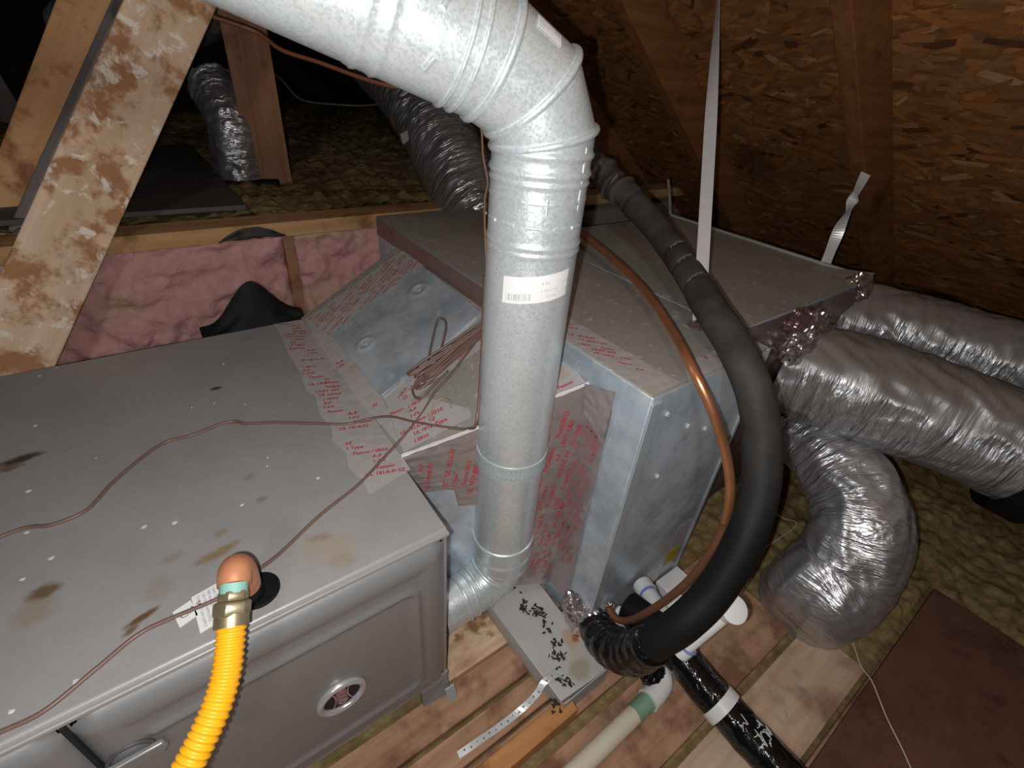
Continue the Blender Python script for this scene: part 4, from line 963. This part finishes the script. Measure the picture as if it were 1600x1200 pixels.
gp = [V((-0.0305, 0.3658, 0.5430)), V((-0.0335, 0.3590, 0.5375)), V((-0.0361, 0.3528, 0.5332)), V((-0.0402, 0.3452, 0.5259)), V((-0.0443, 0.3344, 0.5183))]
def nut(name, a, b, r, m, n=6, ch=.15):
    a = V(a); b = V(b); mb = MB(); mb.tube([a, a.lerp(b, ch), a.lerp(b, 1-ch), b], lambda d, t: r*(1 if .1 < t < .9 else .9), n); return mb.build(name, m, gas, bevel=.0012)
rod('thread_seal', gp[0], gp[1], .0125, M_TEAL, gas)
nut('brass_nut', gp[1].lerp(gp[0], .2), gp[2], .0138, M_BRASS, 6)
nut('brass_flare_nut', gp[2].lerp(gp[1], .1), gp[3].lerp(gp[4], .1), .0168, M_BRASS, 6)
rod('brass_collar', gp[3], gp[4].lerp(gp[3], .2), .0150, M_BRASS, gas)
hy = [(-0.0415, 0.3400, 0.5238), (-0.0469, 0.3282, 0.5138), (-0.0565, 0.3079, 0.5007), (-0.0691, 0.2902, 0.4896), (-0.0847, 0.2762, 0.4784), (-0.1027, 0.2632, 0.4659), (-0.1199, 0.2511, 0.4535), (-0.1409, 0.2386, 0.4316)]
mb = MB(); yp = resample(spline(hy, 14), .0006)
mb.tube(yp, lambda d, t: .0124+.0009*math.sin(2*PI*d/.0056), 28); mb.build('corrugated_hose', M_YEL, gas, smooth=180)

# ================================================================== WIRES, STRAPS, STRING
def wire(name, pts, r, m, label, cat='wire', group=None, n=8):
    mb = MB(); mb.tube(resample(spline(pts, 12), .004), r, n); return tag(mb.build(name, m, None, smooth=180), label, cat, group)
wire('control_wire', [(-.42, .60, .4525), (-0.2572, 0.6565, 0.4522), (-0.2089, 0.6484, 0.4522), (-0.1738, 0.6552, 0.4522), (-0.1456, 0.6948, 0.4524), (-0.1085, 0.7341, 0.4522), (-0.0775, 0.7560, 0.4525), (-0.0413, 0.7533, 0.4535), (-0.0039, 0.7603, 0.4545), (0.0195, 0.7600, 0.4535), (0.0356, 0.7446, 0.4522), (0.0759, 0.7249, 0.4525), (0.1376, 0.6848, 0.4528), (0.1784, 0.6609, 0.4530), (0.2158, 0.6549, 0.4536), (0.2413, 0.6307, 0.4642), (0.2659, 0.5816, 0.4755), (0.2960, 0.5269, 0.4906), (0.3161, 0.4971, 0.5008), (0.3075, 0.4619, 0.5471), (0.3562, 0.5303, 0.6013), (0.4271, 0.6381, 0.6871)], .0024, M_WIRE, 'long brown wire winding over the furnace top from the pipe to the far side stain')
wire('control_wire', [(-0.3003, 0.3990, 0.4522), (-0.2680, 0.3942, 0.4522), (-0.2336, 0.3916, 0.4522), (-0.2034, 0.3921, 0.4522), (-0.1657, 0.4111, 0.4522), (-0.1307, 0.4287, 0.4525), (-0.0989, 0.4299, 0.4535), (-0.0589, 0.4263, 0.4560), (-0.0318, 0.4275, 0.4600), (-0.0128, 0.4389, 0.4580), (0.0193, 0.4565, 0.4525), (0.0769, 0.4898, 0.4522), (0.1411, 0.5177, 0.4525), (0.1953, 0.5516, 0.4535), (0.2401, 0.5717, 0.4658), (0.2823, 0.5902, 0.4837), (0.3166, 0.6087, 0.5044), (0.3451, 0.6149, 0.5210), (0.4031, 0.6366, 0.5524), (0.4617, 0.6656, 0.5842)], .0023, M_WIRE, 'brown wire passing under the gas elbow up to the coiled bundle')
# hank of spare wire lying on the access plate
R_ = random.Random(17); mb = MB()
def tp_(x, y, h): return TNP(x, y, h)
ha, hb = V((0.2969, 0.6478, 0.5012)), V((0.4594, 0.6408, 0.5853)); hd = (hb-ha); hs = TNn.cross(hd).normalized()
for i in range(11):
    wa, wb_ = R_.uniform(-.022, .022), R_.uniform(-.012, .016); sa = R_.uniform(-.01, .035); hh = .002+.0022*i*.7
    w2 = R_.uniform(.004, .012); P0 = ha+hd.normalized()*sa; pts = []
    pts = [hb+hs*(wb_+w2*.5), hb.lerp(P0, .55)+hs*(wa*.6+wb_*.3+w2), P0+hs*(wa+w2)+hd*.05, P0+hs*wa-hd.normalized()*.006, P0+hs*(wa-w2)+hd*.05, hb.lerp(P0, .5)+hs*(wa*.5+wb_*.4-w2*.8), hb+hs*(wb_-w2*.5)]
    pts = [p+TNn*(hh+R_.uniform(0, .003)) for p in pts]
    mb.tube(resample(spline(pts, 8), .004), .0023, 7)
loop = [(0.3195, 0.6428, 0.5103), (0.3421, 0.6809, 0.5262), (0.3775, 0.7275, 0.5485), (0.3979, 0.7501, 0.5610), (0.4056, 0.7436, 0.5649), (0.4004, 0.7215, 0.5623), (0.3760, 0.6896, 0.5466), (0.3471, 0.6607, 0.5287), (0.3263, 0.6387, 0.5160)]
mb.tube(resample(spline(loop, 8), .003), .0021, 7)
loop = [(0.3356, 0.6206, 0.5207), (0.3128, 0.6298, 0.5092), (0.2927, 0.6445, 0.4991), (0.2850, 0.6239, 0.4952), (0.2924, 0.6093, 0.4989), (0.3091, 0.6132, 0.5096), (0.3487, 0.6214, 0.5295)]
mb.tube(resample(spline(loop, 8), .003), .0021, 7)
tag(mb.build('wire_bundle', M_WIRE, None, smooth=180), 'coiled hank of brown wire lying on the metal access plate', 'wire')
wire('pale_wire', [(0.2811, 0.5601, 0.4842), (0.2964, 0.5799, 0.4987), (0.3135, 0.5802, 0.5096), (0.3201, 0.5658, 0.5084), (0.3172, 0.5520, 0.5024)], .0016, plain('tan_wire', (.32, .25, .15), .6), 'short curl of tan wire on the printed tape below the wire hank')
wire('tan_cable', [(0.5984, 0.9615, 0.9592), (0.5812, 0.9044, 0.8754), (0.5748, 0.8834, 0.8264), (0.5801, 0.8708, 0.7802), (0.5680, 0.8609, 0.7390), (0.5408, 0.8019, 0.6253)], .0022, plain('tan_cable', (.36, .20, .13), .5), 'thin tan cable hanging behind the vent pipe in front of the slanting foil duct', 'wire')
wire('orange_cable', [(0.2480, 1.6044, 1.0280), (0.3394, 1.5891, 1.0052), (0.3795, 1.5297, 0.9727), (0.4492, 1.4580, 0.9533), (0.5180, 1.3846, 0.9313), (0.5651, 1.3378, 0.9202), (0.6004, 1.3093, 0.9196), (0.6749, 1.2725, 0.9461)], .0052, M_ORNG_CABLE, 'orange brown cable slung beneath the sloping vent pipe', 'wire')
wire('dark_cable', [(0.4130, 2.0707, 1.0102), (0.4181, 2.0076, 0.9403), (0.4488, 1.8661, 0.8922), (0.4815, 1.8016, 0.8466), (0.5588, 1.7353, 0.8410), (0.6563, 1.6642, 0.8486), (0.7365, 1.5543, 0.8845), (0.8207, 1.5073, 0.9082)], .0030, plain('dark_cable', (.06, .05, .045), .5), 'slack black cable crossing the dark space beyond the upright post', 'wire')
wire('string', [(.93, .04, .012), (0.9852, -0.0076, 0.0120), (0.9338, -0.0580, 0.0140), (0.9087, -0.0832, 0.0260), (0.8619, -0.1271, 0.0260), (0.8252, -0.1686, 0.0260), (0.7829, -0.2100, 0.0260)], .0013, M_STRING, 'pale thin string running across the dark brown board', 'string')
wire('string', [(1.1145, 0.2596, 0.0600), (1.1173, 0.2277, 0.0650), (1.1370, 0.2009, 0.0500), (.96, .22, .02)], .0012, M_STRING, 'short wisp of pale string between the black foam pipe and the bent foil duct', 'string')

def ribbon(name, pts, w_, t, m, wdirs, label, cat, holes=False, parent=None):
    path = resample(spline(pts, 12), .006); n = len(path); mb = MB(); vs_ = []
    for i, p in enumerate(path):
        f = i/(n-1); tt = (path[min(i+1, n-1)]-path[max(i-1, 0)]).normalized()
        k_ = f*(len(wdirs)-1); j = min(int(k_), len(wdirs)-2); wv = V(wdirs[j]).lerp(V(wdirs[j+1]), k_-j); wv = (wv-tt*wv.dot(tt)).normalized(); nn = tt.cross(wv)
        for a, b in ((-1, -1), (1, -1), (1, 1), (-1, 1)): vs_.append(p+wv*(a*w_/2)+nn*(b*t/2))
    fs = [(4*i+j, 4*i+(j+1) % 4, 4*i+4+(j+1) % 4, 4*i+4+j) for i in range(n-1) for j in range(4)]+[(3, 2, 1, 0), (4*n-4, 4*n-3, 4*n-2, 4*n-1)]
    mb.add(vs_, fs); o = mb.build(name, m, parent)
    if label: tag(o, label, cat)
    return o, path
cr = RC @ V((1, 0, 0))
hs_ = root('hanger_strap', (.734, .414, .626), 'long twisted pale metal hanger strap rising from the coil case top to the roof', 'strap')
sp0, sp1 = V((.737, .412, .628)), V((1.1439, 0.8384, 1.1457))
d_ = (sp1-sp0)
edge = (CAM-sp1).normalized()
o, _p = ribbon('strap', [sp0, sp0+d_*.25, sp0+d_*.6, sp1, sp1+d_*.12], .0235, .0012, M_STRAPW, [cr, cr, cr*.9+edge*.25, cr*.55+edge*.8, cr*.25+edge, edge], None, None, parent=hs_)
mb = MB(); mb.hexa([(.715,.395,.6255),(.760,.395,.6255),(.760,.430,.6255),(.715,.430,.6255),(.722,.408,.634),(.752,.408,.634),(.752,.418,.634),(.722,.418,.634)]); mb.build('strap_foot', M_CRUMPLE, hs_)
o, _p = ribbon('hanger_strap', [(1.352, .475, .615), (1.372, .485, .665), (1.395, .495, .715), (1.415, .50, .75), (1.44, .51, .79), (1.46, .515, .83)], .026, .001, M_STRAPW, [cr, cr, cr*.6+edge*.5, edge, cr*.5-edge*.4, cr], 'short twisted metal hanger strap nailed to the roof rafter above the duct box corner', 'strap')
o, _p = ribbon('hanger_strap', [(1.2202, 0.8748, 0.6621), (1.2337, 0.9029, 0.7082), (1.2432, 0.9277, 0.7464)], .007, .001, M_GREYW, [cr, cr, cr], 'thin dull metal strap at the far edge of the duct box top', 'strap')
ps = root('perforated_strap', (.22, .27, .01), 'pale perforated metal strap lying across planks up to the box rail', 'strap')
pp = [(0.1756, 0.2737, 0.0060), (0.2104, 0.2706, 0.0100), (0.2618, 0.2675, 0.0120), (0.3028, 0.2663, 0.0180), (0.3337, 0.2656, 0.0360), (0.3561, 0.2700, 0.0510), (0.3948, 0.2648, 0.0525)]
up3 = V((-.6, .8, 0))
o, path = ribbon('strap_band', pp, .0115, .001, plain('grey_strap', (.52, .54, .54), .4, .3, .15, 60), [up3, up3, up3], None, None, parent=ps)
mb = MB()
for i in range(2, len(path)-1, 2):
    p = path[i]; tt = (path[i+1]-path[i-1]).normalized(); wv = (up3-tt*up3.dot(tt)).normalized(); nn = tt.cross(wv); nn = nn if nn.z > 0 else -nn
    c0 = p+nn*.0007+wv*(.0012*(1 if (i//2) % 2 else -1)); rr_ = .0019 if (i//2) % 3 else .0012
    mb.prism([c0+tt*(rr_*math.cos(q))+wv*(rr_*math.sin(q)) for q in [PI*j/5 for j in range(10)]], nn, .0003)
mb.build('strap_holes', plain('hole_dark', (.20, .18, .17), .8), ps)
# black rubber flap behind the furnace
mb = MB()
def flap(u, v):
    x = .02+.22*u; h = .085*math.exp(-((u-.55)/.24)**2)
    return (x, 1.135+.04*v+.02*math.sin(u*3), .40+(.035+h)*v+.006*noise.noise(V((u*5, v*4, 1))))
mb.grid(30, 10, flap); n_ = len(mb.v); mb.grid(30, 10, lambda u, v: V(flap(u, v))+V((0, .006, 0)), True)
tag(mb.build('rubber_flap', M_BLACK, None, smooth=180), 'black rubber sheet edge poking up behind the furnace before the pink batt', 'sheet')
# timber wedge and torn paper on the plate behind
mb = MB(); mb.grid(10, 4, lambda u, v: (.12+.16*u, 1.378-.012*noise.noise(V((u*4, v*3, 2))), .560+.03*v*(1-(2*u-1)**2)+.004*noise.noise(V((u*9, v*9, 5)))))
tag(mb.build('torn_paper', plain('charred_paper', (.035, .03, .028), .7), None, smooth=60), 'scrap of torn black paper on the wooden plate above the pink batt', 'paper')
mb = MB(); n_ = V((0.7146, 1.5554, 0.7746)); mb.prism([n_+cr*x+(RC @ V((0, 1, 0)))*y for x, y in ((-.014, .006), (-.004, -.026), (.014, -.012), (.010, .018))], toC, .001)
tag(mb.build('paper_tag', plain('grey_tag', (.30, .28, .27), .6), None), 'small pale paper tag on the slanting foil duct', 'tag')
